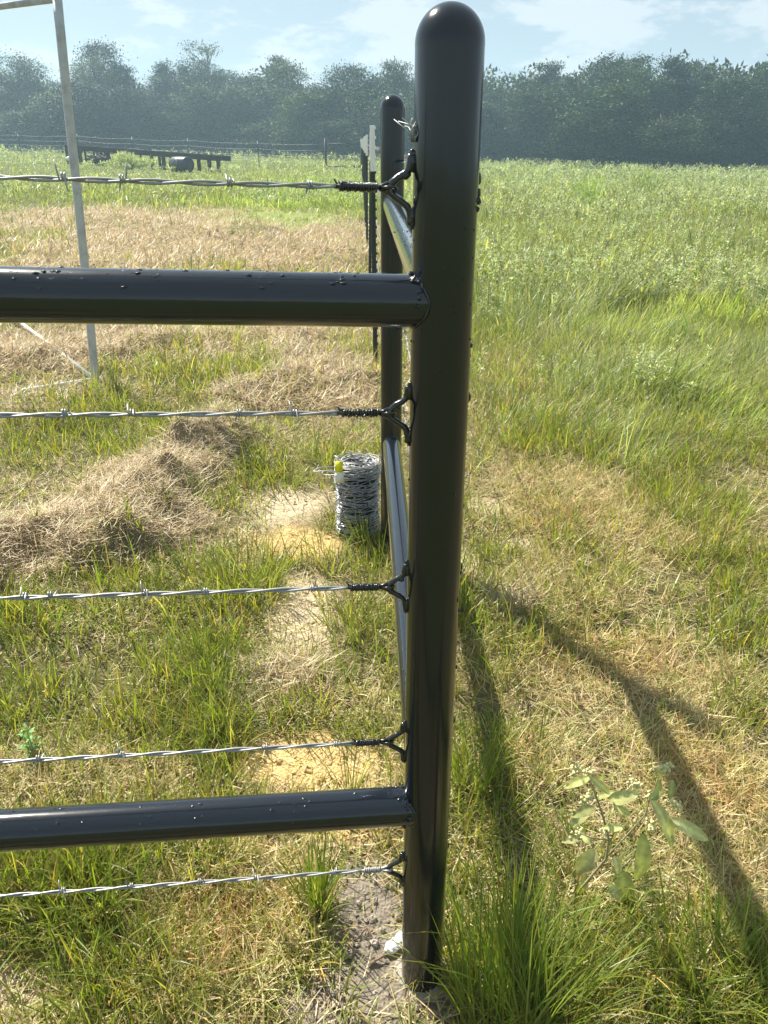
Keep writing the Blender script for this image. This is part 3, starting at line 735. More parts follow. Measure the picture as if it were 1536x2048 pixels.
MB().tube([(0, 0, .03), Vector(g2)-Vector(pf.location), (Vector(g2)-Vector(pf.location))*1.6-Vector((0, 0, .12))], .0125, 10).build('foot_rod', M['oldrod'], pf)

# ------------------------------------------------------------------ roll of barbed wire
sp0 = np.array([-.104, 2.78, 0.]); sp0[2] = float(gz(sp0[0], sp0[1]))-.01
sr = empty('wire_roll', sp0, 'upright roll of galvanised barbed wire with a yellow tag beside the far post', 'wire roll')
RC, HC = .082, .295
mb = MB(); pts = []; turns = 58; NS = 26
for lay in range(2):
    pts = []
    for k in range(turns*NS):
        q = k/(turns*NS); an = 2*math.pi*k/NS+lay; zz = HC*q+.006*math.sin(an*1.0+q*31)+.004*math.sin(an*3.1+q*77)+random.uniform(-.0012, .0012)
        rad = RC*(1+.05*math.cos(2*math.pi*q*1.0))-lay*.004+.0042*math.sin(an*2.37+q*55)+.002*math.sin(an*7.3+q*200)+random.uniform(-.0024, .0024)
        pts.append((rad*math.cos(an), rad*math.sin(an), zz))
    mb.tube(pts, .0015, 5)
for _ in range(330):
    a = random.random()*6.28; z = random.random()*HC; c = Vector((math.cos(a)*(RC+.001), math.sin(a)*(RC+.001), z)); d_ = Vector((random.gauss(0, 1), random.gauss(0, 1), random.gauss(0, .7))).normalized()
    mb.tube([c-d_*.013, c+d_*.013], [.0009, .0007], 4)
    mb.blob(c, .0034, 5, .2)
mb.build('coil', M['zinc_coil'], sr)
MB().lathe([(.001, 0), (RC-.012, 0), (RC-.010, HC-.006), (.001, HC-.012)], 24).build('core', M['steel'], sr)
mb = MB()
def loop(c, rx, ry, tilt, rz, n=24, a0=0, a1=2*math.pi, r=.0017, wob=.004):
    m_ = Matrix.Rotation(rz, 3, 'Z') @ Matrix.Rotation(tilt, 3, 'X'); ph = random.random()*6
    mb.tube([Vector(c)+m_ @ Vector((rx*math.cos(t), ry*math.sin(t), wob*math.sin(3*t+ph))) for t in np.linspace(a0, a1, n)], r, 6)
for k in range(26):
    loop((random.gauss(0, .008), random.gauss(0, .008), HC+random.uniform(-.01, .022)), RC*random.uniform(.55, 1.08), RC*random.uniform(.55, 1.08), random.gauss(0, .13), random.random()*3, 30)
for k in range(40):
    a = random.random()*6.28; c = Vector((math.cos(a)*.05, math.sin(a)*.05, HC+.008)); d_ = Vector((random.gauss(0, 1), random.gauss(0, 1), random.gauss(0, .35))).normalized(); mb.tube([c-d_*.03, c+Vector((0, 0, .004)), c+d_*.03], .0014, 5)
loop((-.075, -.03, HC-.002), .09, .022, .05, .1, 26, .4, 5.9)                 # long loops out to the left
loop((-.05, -.04, HC-.018), .085, .02, -.12, -.15, 26)
loop((-.075, -.055, HC-.03), .028, .02, .3, .3, 20, wob=.006)
mb.tube([(-.09, -.05, HC-.03), (-.03, -.085, HC-.05), (.03, -.085, HC-.066), (.085, -.03, HC-.072)], .0018, 6)
mb.tube([(-.01, -.088, HC-.03), (-.05, -.092, HC-.075), (-.06, -.092, HC-.088), (-.048, -.092, HC-.094), (-.035, -.09, HC-.085), (.01, -.086, HC-.03)], .0017, 6)
mb.tube([(.01, .0, HC), (.028, .0, HC+.036), (.036, .0, HC+.045), (.046, .0, HC+.044), (.051, .0, HC+.036), (.035, .0, HC-.002)], .0019, 6)    # upright handle loop
mb.tube([(.02, -.02, HC+.01), (.05, -.05, HC+.012), (.08, -.03, HC-.004), (.07, .02, HC+.006)], .0018, 6)
mb.build('loose_loops', M['zinc'], sr)
def sheet(P, w, mat, name, parent):          # a bent strip with a little thickness
    V = []; Fs = []
    for k, (x, y, z) in enumerate(P):
        for s in (-1, 1):
            for t in (-.0004, .0004): V.append((x+s*w/2, y+t, z))
    n = len(P)
    for k in range(n-1):
        a = 4*k; b_ = a+4
        Fs += [(a, a+2, b_+2, b_), (a+1, b_+1, b_+3, a+3), (a, b_, b_+1, a+1), (a+2, a+3, b_+3, b_+2)]
    Fs += [(0, 1, 3, 2), (4*n-4, 4*n-2, 4*n-1, 4*n-3)]
    m_ = MB(); m_.add(V, Fs); return m_.build(name, mat, parent)
tg = sheet([(-.062, -.088, HC-.035), (-.063, -.090, HC-.014), (-.064, -.088, HC+.006)], .034, M['whitetag'], 'white_tag', sr)
sheet([(-.064, -.088, HC+.0065), (-.066, -.086, HC+.028), (-.064, -.082, HC+.050)], .030, M['yellow'], 'yellow_tag', sr)
sheet([(-.066, -.080, HC+.052), (-.073, -.07, HC+.063), (-.081, -.065, HC+.067)], .008, M['whitetag'], 'white_tag', sr)

# ------------------------------------------------------------------ small things by the near post
def lump(name, c, r, sc, mat, label, cat, jit=.28, n=14):
    mb = MB()
    for _ in range(7): mb.blob((random.gauss(0, r*.25*sc[0]), random.gauss(0, r*.42*sc[1]), random.gauss(0, r*.12)), r*random.uniform(.30, .52), 8, .15, (1, 1, .7))
    o = mb.build(name, mat); o.data.polygons.foreach_set('use_smooth', [False]*len(o.data.polygons)); o.location = (c[0], c[1], float(gz(c[0], c[1]))+r*sc[2]*.35); o.rotation_euler = (0, 0, -.6)
    return tag(o, label, cat)
c = G(782, 1905)
lump('concrete_chunk', c, .026, (.72, 1.5, .6), M['chalk'], 'white lump of concrete left of the near post foot', 'concrete chunk')
col = MB().lathe([(RP+.001, -.03), (.062, -.02), (.056, .000), (.045, .006), (RP+.0005, .007)], 28); cc = col.build('concrete_collar', M['concrete']); cc.location = (PX+.004, PY+.006, .0)
for v in cc.data.vertices:
    v.co.z += random.uniform(-.004, .003); v.co.x *= 1+random.uniform(-.05, .05) if v.co.length > .05 else 1
tag(cc, 'rough grey concrete collar round the near post foot', 'concrete footing')
TW = [((712, 1885), (735, 1860), (748, 1900), 'red brown crooked twig nearest the near post foot'), ((738, 1940), (752, 1925), (772, 1915), 'short dark twig below the white lump'), ((575, 1915), (590, 1945), (602, 1965), 'pale twig under the tall grass tuft left of the post'),
      ((690, 1862), (700, 1895), (712, 1915), 'reddish twig farthest left on the grey soil')]
for a, b_, c_, lb in TW:
    P_ = [G(*a), G(*b_), G(*c_)]; o0 = Vector((P_[0][0], P_[0][1], float(gz(P_[0][0], P_[0][1]))))
    mb = MB().tube([Vector((p[0], p[1], float(gz(p[0], p[1]))+.006))-o0 for p in P_], [.0022, .0028, .0014], 7)
    o = mb.build('twig', M['twig']); o.location = o0; tag(o, lb, 'twig', 'twigs on the bare soil')

# ------------------------------------------------------------------ tufts that stand out
def tuft(px, py, n, H, spread, label, az0=None, lean=.25, curl=.5, cols=FRESH[:4], W=.0032, cat='grass tuft'):
    c = G(px, py); o0 = np.array([c[0], c[1], float(gz(c[0], c[1]))]); a = rng.random(n)*6.28; r = spread*np.sqrt(rng.random(n))
    P = np.stack([o0[0]+np.cos(a)*r, o0[1]+np.sin(a)*r, np.zeros(n)], -1); P[:, 2] = gz(P[:, 0], P[:, 1])-.004
    az = a+rng.normal(0, .6, n)
    if az0 is not None: az = np.where(rng.random(n) < .7, az0+rng.normal(0, .55, n), az)
    A = Acc(); A.add(blades(P, H*(.45+.65*rng.random(n)), W*(.6+.8*rng.random(n)), az, np.abs(rng.normal(lean, .16, n)), np.abs(rng.normal(curl, .35, n)), pick(cols, [5, 3, 4, 1.5], n, .14), 6, tipvar=.3, root=ROOT))
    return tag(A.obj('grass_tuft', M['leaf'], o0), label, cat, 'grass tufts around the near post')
tuft(1010, 2040, 270, .30, .085, 'tallest dense green grass tuft right of the near post foot', az0=1.9, lean=.14, curl=.35)
tuft(1075, 2000, 210, .24, .10, 'green grass tuft arching right below the woolly weed', az0=.6, lean=.35, curl=.8)
tuft(640, 1830, 120, .17, .026, 'upright green grass tuft left of the grey soil', az0=2.0, lean=.22, W=.0035)
tuft(735, 1085, 110, .19, .05, 'green grass tuft in front of the barbed wire roll', lean=.2, W=.0038)
tuft(205, 1800, 150, .15, .06, 'yellow green grass tuft under the lowest wire at far left', lean=.35, W=.0042)
tuft(1180, 1760, 170, .15, .09, 'yellow green low tuft behind the woolly weed', lean=.5, curl=.8)
tuft(955, 1560, 170, .16, .06, 'green grass tuft in the rail shadow right of the near post', lean=.3)
tuft(1440, 1990, 200, .18, .09, 'green grass tuft in the bottom right corner', lean=.35)
tuft(700, 1590, 30, .16, .02, 'thin grass tuft standing on the orange clay', lean=.2, W=.003)

# ------------------------------------------------------------------ woolly weed and a small broad-leaved plant
def leafmesh(mb_acc, A, B, w, nrm, col, fold=.25, bend=.12, nseg=7):
    A = np.array(A); B = np.array(B); t = B-A; L = np.linalg.norm(t); t = t/L; nrm = np.array(nrm, float); nrm = nrm-t*nrm.dot(t); nrm /= np.linalg.norm(nrm); s = np.cross(t, nrm)
    V = []; C = []; prof = lambda q: (math.sin(math.pi*min(q*.93+.05, 1)**.80))**.85
    for i in range(nseg+1):
        q = i/nseg; c = A+t*L*q + nrm*L*bend*math.sin(math.pi*q); ww = w/2*prof(q)*(1 if i < nseg else .02); rip = .05*w*math.sin(q*23)
        for k, f in ((-1, fold), (-.5, fold*.45), (0, 0), (.5, fold*.45), (1, fold)):
            V.append(c+s*ww*k+nrm*(ww*f+(rip if abs(k) == 1 else 0))); cc_ = np.array(col)*(1.35 if k == 0 else 1); C.append(np.clip(cc_, 0, .9))
    Fs = []
    for i in range(nseg):
        for k in range(4): a = 5*i+k; Fs.append((a, a+1, a+6, a+5))
    V = np.array(V); Fs = np.array(Fs); T3 = np.concatenate([Fs[:, [0, 1, 2]], Fs[:, [0, 2, 3]]]); mb_acc.add((V, T3, np.array(C)))
def woolly():
    b0 = G(1112, 1850); Yb = b0[1]; o0 = np.array([b0[0], b0[1], float(gz(b0[0], b0[1]))])
    pl = empty('woolly_weed', o0, 'pale woolly broad leaved weed with cream flower clusters right of the near post', 'weed')
    def q(px, py, dy=0.): return Vector(U(px, py, Yb+.05+dy)-o0)
    st = MB()
    st.tube([(0, 0, -.01), q(1150, 1790), q(1212, 1718), q(1218, 1680), q(1208, 1640), q(1195, 1600), q(1178, 1555)], [.0028, .0027, .0026, .0024, .0022, .0018, .0012], 7)
    st.tube([q(1212, 1715), q(1245, 1680, .01), q(1290, 1630, .02), q(1302, 1590, .03), q(1320, 1555, .03)], [.002, .0017, .0015, .0013, .001], 6)
    st.tube([q(1215, 1680), q(1180, 1675, -.01), q(1158, 1665, -.01)], [.0014, .0012, .001], 6)
    st.tube([q(1290, 1630, .02), q(1345, 1600, .03), q(1352, 1608, .03)], [.0013, .001, .0009], 6)
    st.build('stem', M['stem'], pl)
    LV = [((1178, 1555), (1127, 1578), 20), ((1180, 1552), (1220, 1590), 18), ((1192, 1596), (1240, 1582), 16), ((1218, 1600), (1282, 1585), 30), ((1182, 1612), (1138, 1655), 24), ((1190, 1615), (1140, 1635), 22),
          ((1303, 1600), (1342, 1698), 34), ((1285, 1668), (1270, 1762), 40), ((1342, 1638), (1418, 1682), 30), ((1190, 1700), (1150, 1745), 42), ((1210, 1655), (1250, 1655), 18), ((1160, 1675), (1122, 1685), 18), ((1162, 1672), (1186, 1690), 16),
          ((1228, 1712), (1238, 1750), 20), ((1235, 1735), (1258, 1812), 46), ((1215, 1770), (1240, 1800), 26), ((1320, 1560), (1308, 1535), 16), ((1318, 1560), (1305, 1590), 22), ((1318, 1580), (1300, 1600), 22), ((1345, 1560), (1338, 1600), 16),
          ((1225, 1610), (1262, 1632), 18), ((1205, 1700), (1195, 1690), 14), ((1172, 1745), (1160, 1790), 16), ((1200, 1560), (1206, 1545), 14)]
    for k, (a, b_, w) in enumerate(LV):
        A = Acc(); dy = .012*((k*7) % 5-2); pa = q(*a, dy); pb = q(*b_, dy-.012)
        leafmesh(A, pa, pb, w/F*1.32, (random.gauss(0, .35), -.75, .9+random.gauss(0, .2)), pick([(.44, .44, .17), (.37, .39, .15), (.49, .49, .22)], [1, 1, 1], 1, .06)[0])
        lf = A.obj('leaf', M['croton']); lf.parent = pl
    for k, (px, py, s) in enumerate([(1153, 1533, 5), (1180, 1548, 6), (1178, 1595, 6), (1168, 1605, 4), (1158, 1668, 6), (1325, 1540, 7), (1333, 1533, 5), (1305, 1592, 6), (1272, 1575, 5), (1262, 1568, 3), (1345, 1606, 5), (1355, 1612, 4), (1302, 1652, 5), (1208, 1662, 4)]):
        mb = MB()
        for _ in range(s*4): mb.blob(q(px+random.gauss(0, 6), py+random.gauss(0, 6), (.03 if px > 1260 else 0)+random.gauss(0, .003)), random.uniform(.0020, .0038), 7, .2)
        mb.build('flower_cluster', M['bud'], pl)
woolly()
def broadleaf(px, py, H, label):
    b0 = G(px, py); o0 = np.array([b0[0], b0[1], float(gz(b0[0], b0[1]))]); pl = empty('broadleaf_weed', o0, label, 'weed')
    MB().tube([(0, 0, -.01), (.004, 0, H*.5), (-.003, .005, H)], [.002, .0017, .001], 6).build('stem', M['stem'], pl)
    for k in range(16):
        z = H*(.15+.85*k/15); a = k*2.4; l = .034*(1.15-.5*k/15)
        A = Acc(); leafmesh(A, (0, 0, z), (math.cos(a)*l, math.sin(a)*l, z+.012), l*.42, (0, 0, 1), pick([(.20, .34, .12)], [1], 1, .12)[0], bend=.15); A.obj('leaf', M['croton']).parent = pl
broadleaf(70, 1530, .10, 'small broad leaved plant low at the left edge above the lower rail')

# ------------------------------------------------------------------ dark steel frame and drum in the back pasture
def backframe():
    Yf = 39.
    A = np.array([(135-768)/F*(Yf+3)*CP, Yf+3.0]); B = np.array([(441-768)/F*(Yf)*CP, Yf])
    def zat(px, py, Yw): return float(U(px, py, Yw)[2])
    L_ = math.hypot(*(B-A)); g0 = float(gz(*A)); g1 = float(gz(*B))
    zt0 = zat(135, 289, A[1]); zt1 = zat(441, 312, B[1])
    fr = empty('steel_frame', (A[0], A[1], g0), 'long dark steel frame with upright legs standing in the tall grass at left', 'steel frame')
    def at(t, z): p = A+(B-A)*t; return Vector((p[0]-A[0], p[1]-A[1], z-g0))
    ang = math.atan2(B[1]-A[1], B[0]-A[0]); off = Vector((-math.sin(ang), math.cos(ang), 0))*.9
    zt = lambda t: zt0+(zt1-zt0)*t
    for s in (0, 1):
        o_ = off*s; a = at(0, zt(0))+o_; b_ = at(1, zt(1))+o_
        mb = MB(); d_ = (b_-a); mb.box((a+b_)/2-Vector((0, 0, .11)), (d_.length, .08, .22), Matrix.Rotation(ang, 3, 'Z') @ Matrix.Rotation(-math.asin(d_.z/d_.length), 3, 'Y'))
        mb.build('beam', M['steel'], fr)
    for t in (.006, .27 if False else .13, .19, .235, .285, .36, .44, .50, .57, .62, .645, .72, .775, .80, .93, .985):
        for s in (0, 1):
            if s and random.random() < .5: continue
            p = at(t, zt(t))+off*s; g = float(gz(A[0]+p.x, A[1]+p.y))-g0
            w = .20 if abs(t-.006) < .01 else random.choice((.08, .12, .18))
            mb = MB(); mb.box((p.x, p.y, (p.z-.06+g-.1)/2), (w, .06, p.z-.07-g+.1), Matrix.Rotation(ang, 3, 'Z')); mb.build('leg', M['steel'], fr)
    for (ta, tb) in ((.20, .25), (.31, .27), (.05, .13)):
        p = at(ta, zt(ta)-.75); q_ = at(tb, zt(tb)-.1); MB().tube([p, q_], .035, 6).build('brace', M['steel'], fr)
    for t in np.linspace(.05, .97, 12):
        p = at(t, zt(t)-.07); MB().tube([p, p+off], .028, 6).build('crosspiece', M['steel'], fr)
    # the drum
    c = at(.845, zt(.845)-.42)+Vector(fr.location)-off*1.3
    dr = empty('drum', (c.x, c.y, float(gz(c.x, c.y))), 'black ribbed drum lying against the right end of the dark steel frame', 'drum')
    mb = MB(); r = .33; prof = [(.001, -.55), (r*.93, -.55), (r, -.52), (r, -.16), (r*1.04, -.14), (r, -.12), (r, .12), (r*1.04, .14), (r, .16), (r, .52), (r*.93, .55), (.001, .55)]
    mb.lathe(prof, 28); me = mb.build('barrel', M['rubber'], dr); me.rotation_euler = (0, R(90), ang-R(22)); me.location = (0, 0, r*.93)
    rim = MB(); rim.tube([((r*.82)*math.cos(t), (r*.82)*math.sin(t), .555) for t in np.linspace(0, 6.283, 25)[:-1]], .02, 6, closed=True); ro = rim.build('rim', M['rubber'], dr); ro.rotation_euler = me.rotation_euler; ro.location = me.location
    # heap of scrap and white bags at its feet
    sc = MB()
    for _ in range(40):
        p = at(.17+.12*random.random(), g0+.12+.25*random.random())-off*.3*random.random(); d_ = Vector((random.gauss(0, 1), random.gauss(0, .3), random.gauss(0, .25))).normalized()*.35
        sc.tube([p-d_, p+d_], .03, 5)
    o = sc.build('scrap_heap', M['steel']); o.location = fr.location; tag(o, 'low heap of dark scrap under the left part of the steel frame', 'scrap heap')
    for k, (t, lb) in enumerate(((.045, 'white sack at the left foot of the dark steel frame'), (.40, 'white sack under the middle of the dark steel frame'))):
        p = at(t, 0)+Vector(fr.location); mb = MB().blob((0, 0, 0), .26 if k == 0 else .15, 12, .12, (1.2, .7, .55)); o = mb.build('sack', M['whitetag']); o.location = (p.x, p.y-.2, float(gz(p.x, p.y))+(.3 if k == 0 else .55)); tag(o, lb, 'sack', 'white sacks by the steel frame')
    # pale bush in front
    A_ = Acc(); c = at(.50, 0)+Vector(fr.location)-off*1.0; n = 1500; u = rng.normal(0, 1, (n, 3)); u /= np.linalg.norm(u, axis=1)[:, None]; rr = rng.random(n)**.45
    P = np.stack([c.x+u[:, 0]*rr*1.25, c.y+u[:, 1]*rr*.7, float(gz(c.x, c.y))+.12+np.abs(u[:, 2])*rr*.50], -1)
    P[:, 2] += .12*np.sin(P[:, 0]*4)
    A_.add(blades(P, .14*(.5+rng.random(n)), .045*(.6+.8*rng.random(n)), rng.random(n)*6.28, rng.random(n)*1.4, rng.normal(.5, .4, n), pick([(.42, .46, .24), (.30, .38, .15), (.55, .55, .34)], [3, 3, 2], n), 2))
    o0 = np.array([c.x, c.y, float(gz(c.x, c.y))]); A2 = Acc()
    bush = tag(A_.obj('bush', M['weed'], o0), 'pale flowering bush growing in front of the dark steel frame', 'bush')
backframe()
# darker mounded clump in the pasture, a few single tall weeds in the meadow
def spot(px, py, Yd, H, spr, label, cols, name='weed_clump', n=700, leaf=.05):
    b0 = G(px, py); o0 = np.array([b0[0], b0[1], float(gz(b0[0], b0[1]))]); a = rng.random(n)*6.28; r = spr*np.sqrt(rng.random(n))
    P = np.stack([o0[0]+np.cos(a)*r, o0[1]+np.sin(a)*r, o0[2]+rng.random(n)*H*(1-.5*(r/spr)**2)], -1); A = Acc()
    A.add(blades(P, leaf*(.5+rng.random(n)), leaf*.36*(.6+.8*rng.random(n)), a, R(40)+rng.normal(0, .5, n), rng.normal(.5, .4, n), pick(cols, [3, 2, 2], n), 3))
    m = 40; a = rng.random(m)*6.28; r = spr*.5*rng.random(m); P = np.stack([o0[0]+np.cos(a)*r, o0[1]+np.sin(a)*r, np.full(m, o0[2])], -1)
    A.add(blades(P, H*(.6+.5*rng.random(m)), np.full(m, leaf*.1), a, rng.random(m)*.3, rng.random(m)*.3, pick(cols, [1, 1, 1], m)*.8, 3))
    return tag(A.obj(name, M['weed'], o0), label, 'weeds', 'weed clumps that stand out of the meadow')
DK = [(.16, .21, .09), (.20, .25, .11), (.27, .31, .15)]; PLc = [(.32, .38, .17), (.42, .46, .25), (.24, .31, .12)]
spot(1150, 520, 0, .16, .28, 'dark leafy weed clump half way up the meadow', DK, leaf=.05)
spot(1175, 420, 0, .8, .5, 'bright yellow green tall weed in the upper meadow', [(.30, .42, .08), (.36, .46, .12), (.24, .36, .07)], leaf=.09, n=600)
spot(1350, 690, 0, .16, .2, 'dark low weed clump near the right edge of the meadow', DK, leaf=.04, n=380)
spot(1110, 575, 0, .20, .3, 'pale low weed clump in the lower meadow', PLc, leaf=.045)
spot(1440, 520, 0, .35, .22, 'tall seed headed weed near the right edge of the meadow', PLc, leaf=.05, n=300)
spot(1290, 395, 0, .9, .7, 'rounded pale weed rising at the meadow top', PLc, leaf=.11, n=900)

# ------------------------------------------------------------------ trees
def tree_meshes(kind, seed):
    r = np.random.default_rng(seed); H = 10.; tr = MB(); random.seed(seed)
    lean = r.normal(0, .25, 2)
    spine = [Vector((lean[0]*t*t*1.6, lean[1]*t*t*1.6, H*t*.80)) for t in np.linspace(0, 1, 9)]
    tr.tube(spine, [.22*(1-.88*t) for t in np.linspace(0, 1, 9)], 8)
    cen = []
    nb = {'broad': 88, 'pine': 60, 'ragged': 36, 'shrub': 55}[kind]
    for k in range(nb):
        if kind == 'broad': t = .06+.92*r.random(); rad = 2.3*math.sqrt(max(0, 1-((t-.42)/.62)**2))*(.55+.5*r.random())
        elif kind == 'pine': t = .22+.78*r.random(); rad = 2.3*(1.12-t)*(.5+.7*r.random())+.25
        elif kind == 'ragged': t = .3+.7*r.random()**.7; rad = 2.9*(.3+.8*r.random())*math.sin(math.pi*min(t, .93))**.5
        else: t = .02+.60*r.random(); rad = 2.4*(.4+.7*r.random())
        a = r.random()*6.28; c = Vector((math.cos(a)*rad, math.sin(a)*rad, H*t)); cen.append((c, t))
        if k % 2 == 0:
            tb = max(.05, t-.12); q = Vector((lean[0]*tb*tb*2, lean[1]*tb*tb*2, H*tb*.93)); tr.tube([q, q.lerp(c, .55)+Vector((0, 0, .15)), c], [.07*(1-t)+.03, .04, .015], 5)
    A = Acc(); per = {'broad': 170, 'pine': 170, 'ragged': 120, 'shrub': 210}[kind]
    for c, t in cen:
        n = per; u = r.normal(0, 1, (n, 3)); s = {'broad': .78, 'pine': .62, 'ragged': .55, 'shrub': .8}[kind]*(.7+.6*r.random())
        fl = .5 if kind == 'pine' else .85
        P = np.array(c)+u*np.array([s, s, s*fl])*.62
        base = np.array({'broad': (.040, .064, .032), 'pine': (.032, .054, .032), 'ragged': (.065, .088, .042), 'shrub': (.048, .072, .032)}[kind])*r.uniform(.5, 1.9)*(.75+.5*t)*np.array([r.uniform(.9, 1.25), 1, r.uniform(.8, 1.2)])  # tint lightens with height: lit crown tops and shaded foot put into leaf colour
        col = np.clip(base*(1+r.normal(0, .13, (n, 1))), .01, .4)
        A.add(blades(P, .17*(.5+r.random(n)), .12*(.6+.8*r.random(n)), r.random(n)*6.28, r.random(n)*2.2, r.normal(.3, .4, n), col, 2))
    return tr.mesh('trunk'), bigmesh('crown', np.concatenate(A.V), np.concatenate(A.F), np.concatenate(A.T))
VAR = {}
for kind, cnt in (('broad', 4), ('pine', 3), ('ragged', 2), ('shrub', 2)):
    VAR[kind] = []
    for k in range(cnt):
        a, b_ = tree_meshes(kind, 100+k+{'broad': 0, 'pine': 20, 'ragged': 40, 'shrub': 60}[kind]); a.materials.append(M['bark']); b_.materials.append(M['tree']); VAR[kind].append((a, b_))
random.seed(21)
def treeY(px): return 84-18*max(0, (px-500))/1036-4*math.sin(px*.011)
NM = {'broad': 'broadleaf_tree', 'pine': 'pine_tree', 'ragged': 'thin_crowned_tree', 'shrub': 'shrub'}
def place_tree(kind, px, Yd, topy, label, group, wide=1.):
    Xw = (px-768)/F*Yd/ CP*1.0
    Xw = (px-768)/F*(Yd*CP+(EYE-4)*SP)
    zt = float(U(px, topy, Yd)[2]); z0 = float(gz(Xw, Yd)); h = zt-z0
    r = empty(NM[kind], (Xw, Yd, z0-.1), label, 'tree' if kind != 'shrub' else 'shrub', group, random.random()*6.28)
    top = {'broad': 10.0, 'pine': 10.2, 'ragged': 10.2, 'shrub': 6.6}[kind]; s = h/top; w = (.75+.25*s)*wide*random.uniform(.95, 1.2); r.scale = (w, w, s)
    tm, cm = random.choice(VAR[kind])
    for nm, me in (('trunk', tm), ('crown', cm)):
        o = bpy.data.objects.new(nm, me); COL.objects.link(o); o.parent = r
    return r
def skyline(px):
    P = [(-100, 130), (0, 138), (60, 125), (110, 118), (140, 150), (200, 98), (240, 92), (275, 125), (310, 135), (340, 125), (380, 105), (420, 98), (450, 118), (480, 150), (520, 125), (560, 114), (600, 130), (618, 165), (650, 140), (700, 138), (740, 130), (790, 122), (830, 140), (960, 150), (1020, 146), (1060, 140), (1090, 122), (1120, 155), (1150, 130), (1200, 112), (1240, 108), (1290, 128), (1330, 116), (1380, 132), (1420, 148), (1470, 160), (1520, 135), (1640, 120)]
    return float(np.interp(px, [p[0] for p in P], [p[1] for p in P]))
SPECIAL = [('broad', 60, 116, 'rounded treetop at the far left behind the leaning pale pole'), ('broad', 222, 90, 'tallest dense treetop right of the leaning pale pole'), ('ragged', 415, 92, 'thin open crowned tree rising above the left tree line'), ('pine', 340, 122, 'narrow spired tree left of the thin crowned tree'),
           ('pine', 562, 112, 'pointed dark tree standing alone above the middle of the left tree line'), ('broad', 700, 136, 'broad grey green tree left of the far domed post'), ('pine', 792, 118, 'treetop between the two domed posts'),
           ('pine', 1088, 120, 'round headed pine rising first to the right of the near post'), ('pine', 1205, 108, 'widest dark pine crown of the right tree line'), ('pine', 1262, 112, 'feathery treetop just right of the widest pine crown'), ('pine', 1328, 114, 'round headed pine right of the feathery treetop'), ('pine', 1530, 128, 'dark pine at the right edge of the picture')]
for kind, px, ty, lb in SPECIAL: place_tree(kind, px, treeY(px)+2.5, ty-3, lb, 'trees of the far tree line', 1.0 if kind != 'broad' else 1.15)
sides = lambda px: 'left' if px < 760 else 'right'
def word(n): return ['first', 'second', 'third', 'fourth', 'fifth', 'sixth', 'seventh', 'eighth', 'ninth', 'tenth', 'eleventh', 'twelfth', 'thirteenth', 'fourteenth', 'fifteenth', 'sixteenth', 'seventeenth', 'eighteenth', 'nineteenth', 'twentieth', 'twenty-first', 'twenty-second', 'twenty-third', 'twenty-fourth', 'twenty-fifth', 'twenty-sixth', 'twenty-seventh', 'twenty-eighth', 'twenty-ninth', 'thirtieth'][n]
cnt = 0
for px in np.arange(15, 1530, 62):
    if 836 < px < 950: continue
    p = float(px)+random.uniform(-14, 14); kind = random.choice(('broad', 'broad', 'pine'))
    place_tree(kind, p, treeY(p)+random.uniform(-1, 1.5), skyline(p)+random.uniform(4, 34), '%s tree from the left in the middle rank of the tree line' % word(cnt).capitalize(), 'trees of the far tree line', 1.05); cnt += 1
cnt = 0
for px in np.arange(0, 1540, 56):
    if 840 < px < 950: continue
    p = float(px)+random.uniform(-16, 16)
    place_tree('broad' if random.random() < .6 else 'shrub', p, treeY(p)-4.5+random.uniform(-1, 1), random.choice((random.uniform(150, 185), random.uniform(185, 245))), '%s low leafy tree from the left along the wood edge' % word(cnt).capitalize(), 'low trees along the wood edge', 1.25); cnt += 1
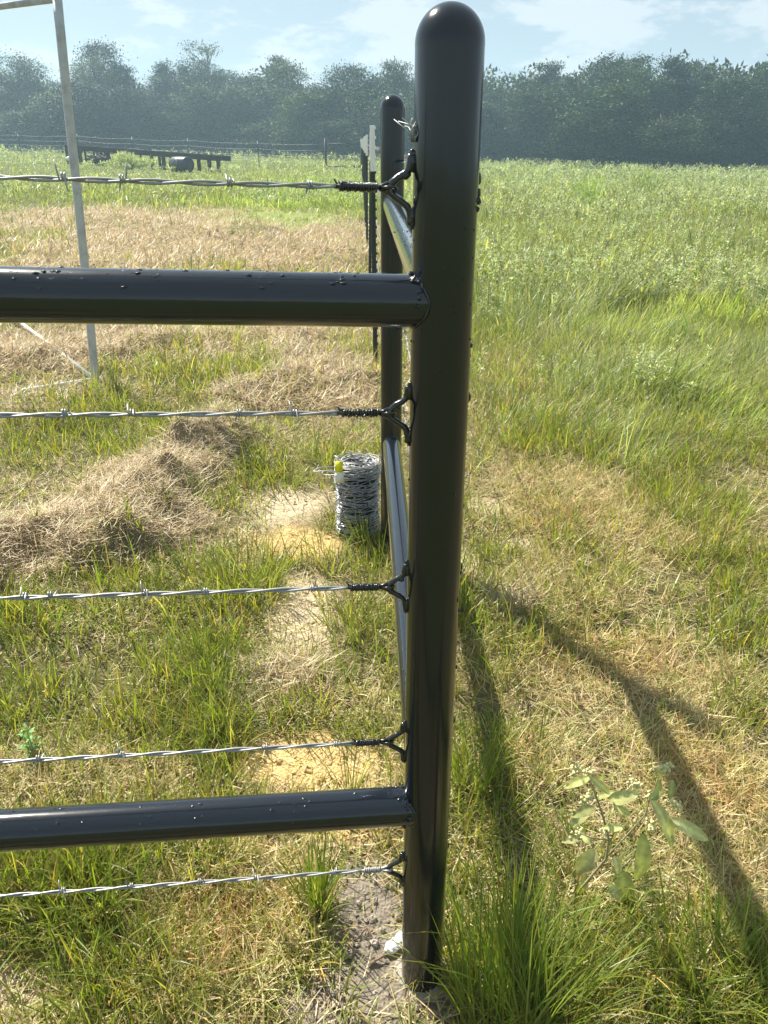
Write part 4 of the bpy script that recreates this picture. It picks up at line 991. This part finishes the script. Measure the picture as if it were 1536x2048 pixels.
# the wood behind and beyond the frame, one mass
A = Acc(); n = 240000
px = rng.uniform(-900, 2500, n); d_ = rng.random(n)
Yd = 84-18*np.clip(px-500, -200, 1400)/1036+4+d_*12
topz = np.array([float(U(p, skyline(p)+22, 80.)[2]) for p in np.linspace(-900, 2500, 200)])
Xw = (px-768)/F*(Yd*CP-1); zt = np.interp(px, np.linspace(-900, 2500, 200), topz)
z0 = gz(Xw, Yd); zt = zt+(fbm(Xw, Yd, .22, 3, 3.)-.5)*4.5
u = rng.random(n)**.8
P = np.stack([Xw, Yd, z0+(zt-z0)*u], -1)
tn = fbm(Xw, P[:, 2], .5, 3, 9.)
A.add(blades(P, .34*(.6+rng.random(n)), .28*(.6+.8*rng.random(n)), rng.random(n)*6.28, rng.random(n)*2.2, rng.normal(.3, .4, n), pick([(.036, .058, .030), (.046, .068, .034)], [1, 1], n, .2)*(.6+.8*tn)[:, None], 2))
o = A.obj('woodland', M['tree']); tag(o, 'dense dark wood behind the tree line', 'woodland', kind='stuff')
# underbrush closing the foot of the wood
A = Acc(); n = 40000; px = rng.uniform(-500, 2100, n); Yd = 84-18*np.clip(px-500, -200, 1400)/1036-4+rng.random(n)*6; Xw = (px-768)/F*(Yd*CP-1)
P = np.stack([Xw, Yd, gz(Xw, Yd)+rng.random(n)**1.4*(2.2+2.*fbm(Xw, Yd, .3, 2))], -1)
A.add(blades(P, .4*(.6+rng.random(n)), .26*(.6+.8*rng.random(n)), rng.random(n)*6.28, rng.random(n)*2.0, rng.normal(.3, .4, n), pick([(.036, .058, .028), (.05, .072, .03)], [1, 1], n, .2), 2))
o = A.obj('underbrush', M['tree']); tag(o, 'dark underbrush at the foot of the wood', 'underbrush', kind='stuff')

# ------------------------------------------------------------------ haze
HZ = True
if HZ:
    x0, x1, y0, y1, z0, z1 = -232, 232, -232, 232, -12, 24
    mb = MB(); mb.box(((x0+x1)/2, (y0+y1)/2, (z0+z1)/2), (x1-x0, y1-y0, z1-z0)); hz = mb.mesh('haze')
    hm = bpy.data.materials.new('haze_air'); hm.use_nodes = True; nt = hm.node_tree; nt.nodes.clear()
    v = nd(nt, 'ShaderNodeVolumePrincipled'); out = nd(nt, 'ShaderNodeOutputMaterial'); nt.links.new(v.outputs[0], out.inputs['Volume'])
    v.inputs['Color'].default_value = (.55, .80, 1, 1); v.inputs['Density'].default_value = .0020; v.inputs['Anisotropy'].default_value = .35
    ho = link('haze', hz, hm); tag(ho, 'thin summer haze over the pasture', 'haze', kind='stuff')
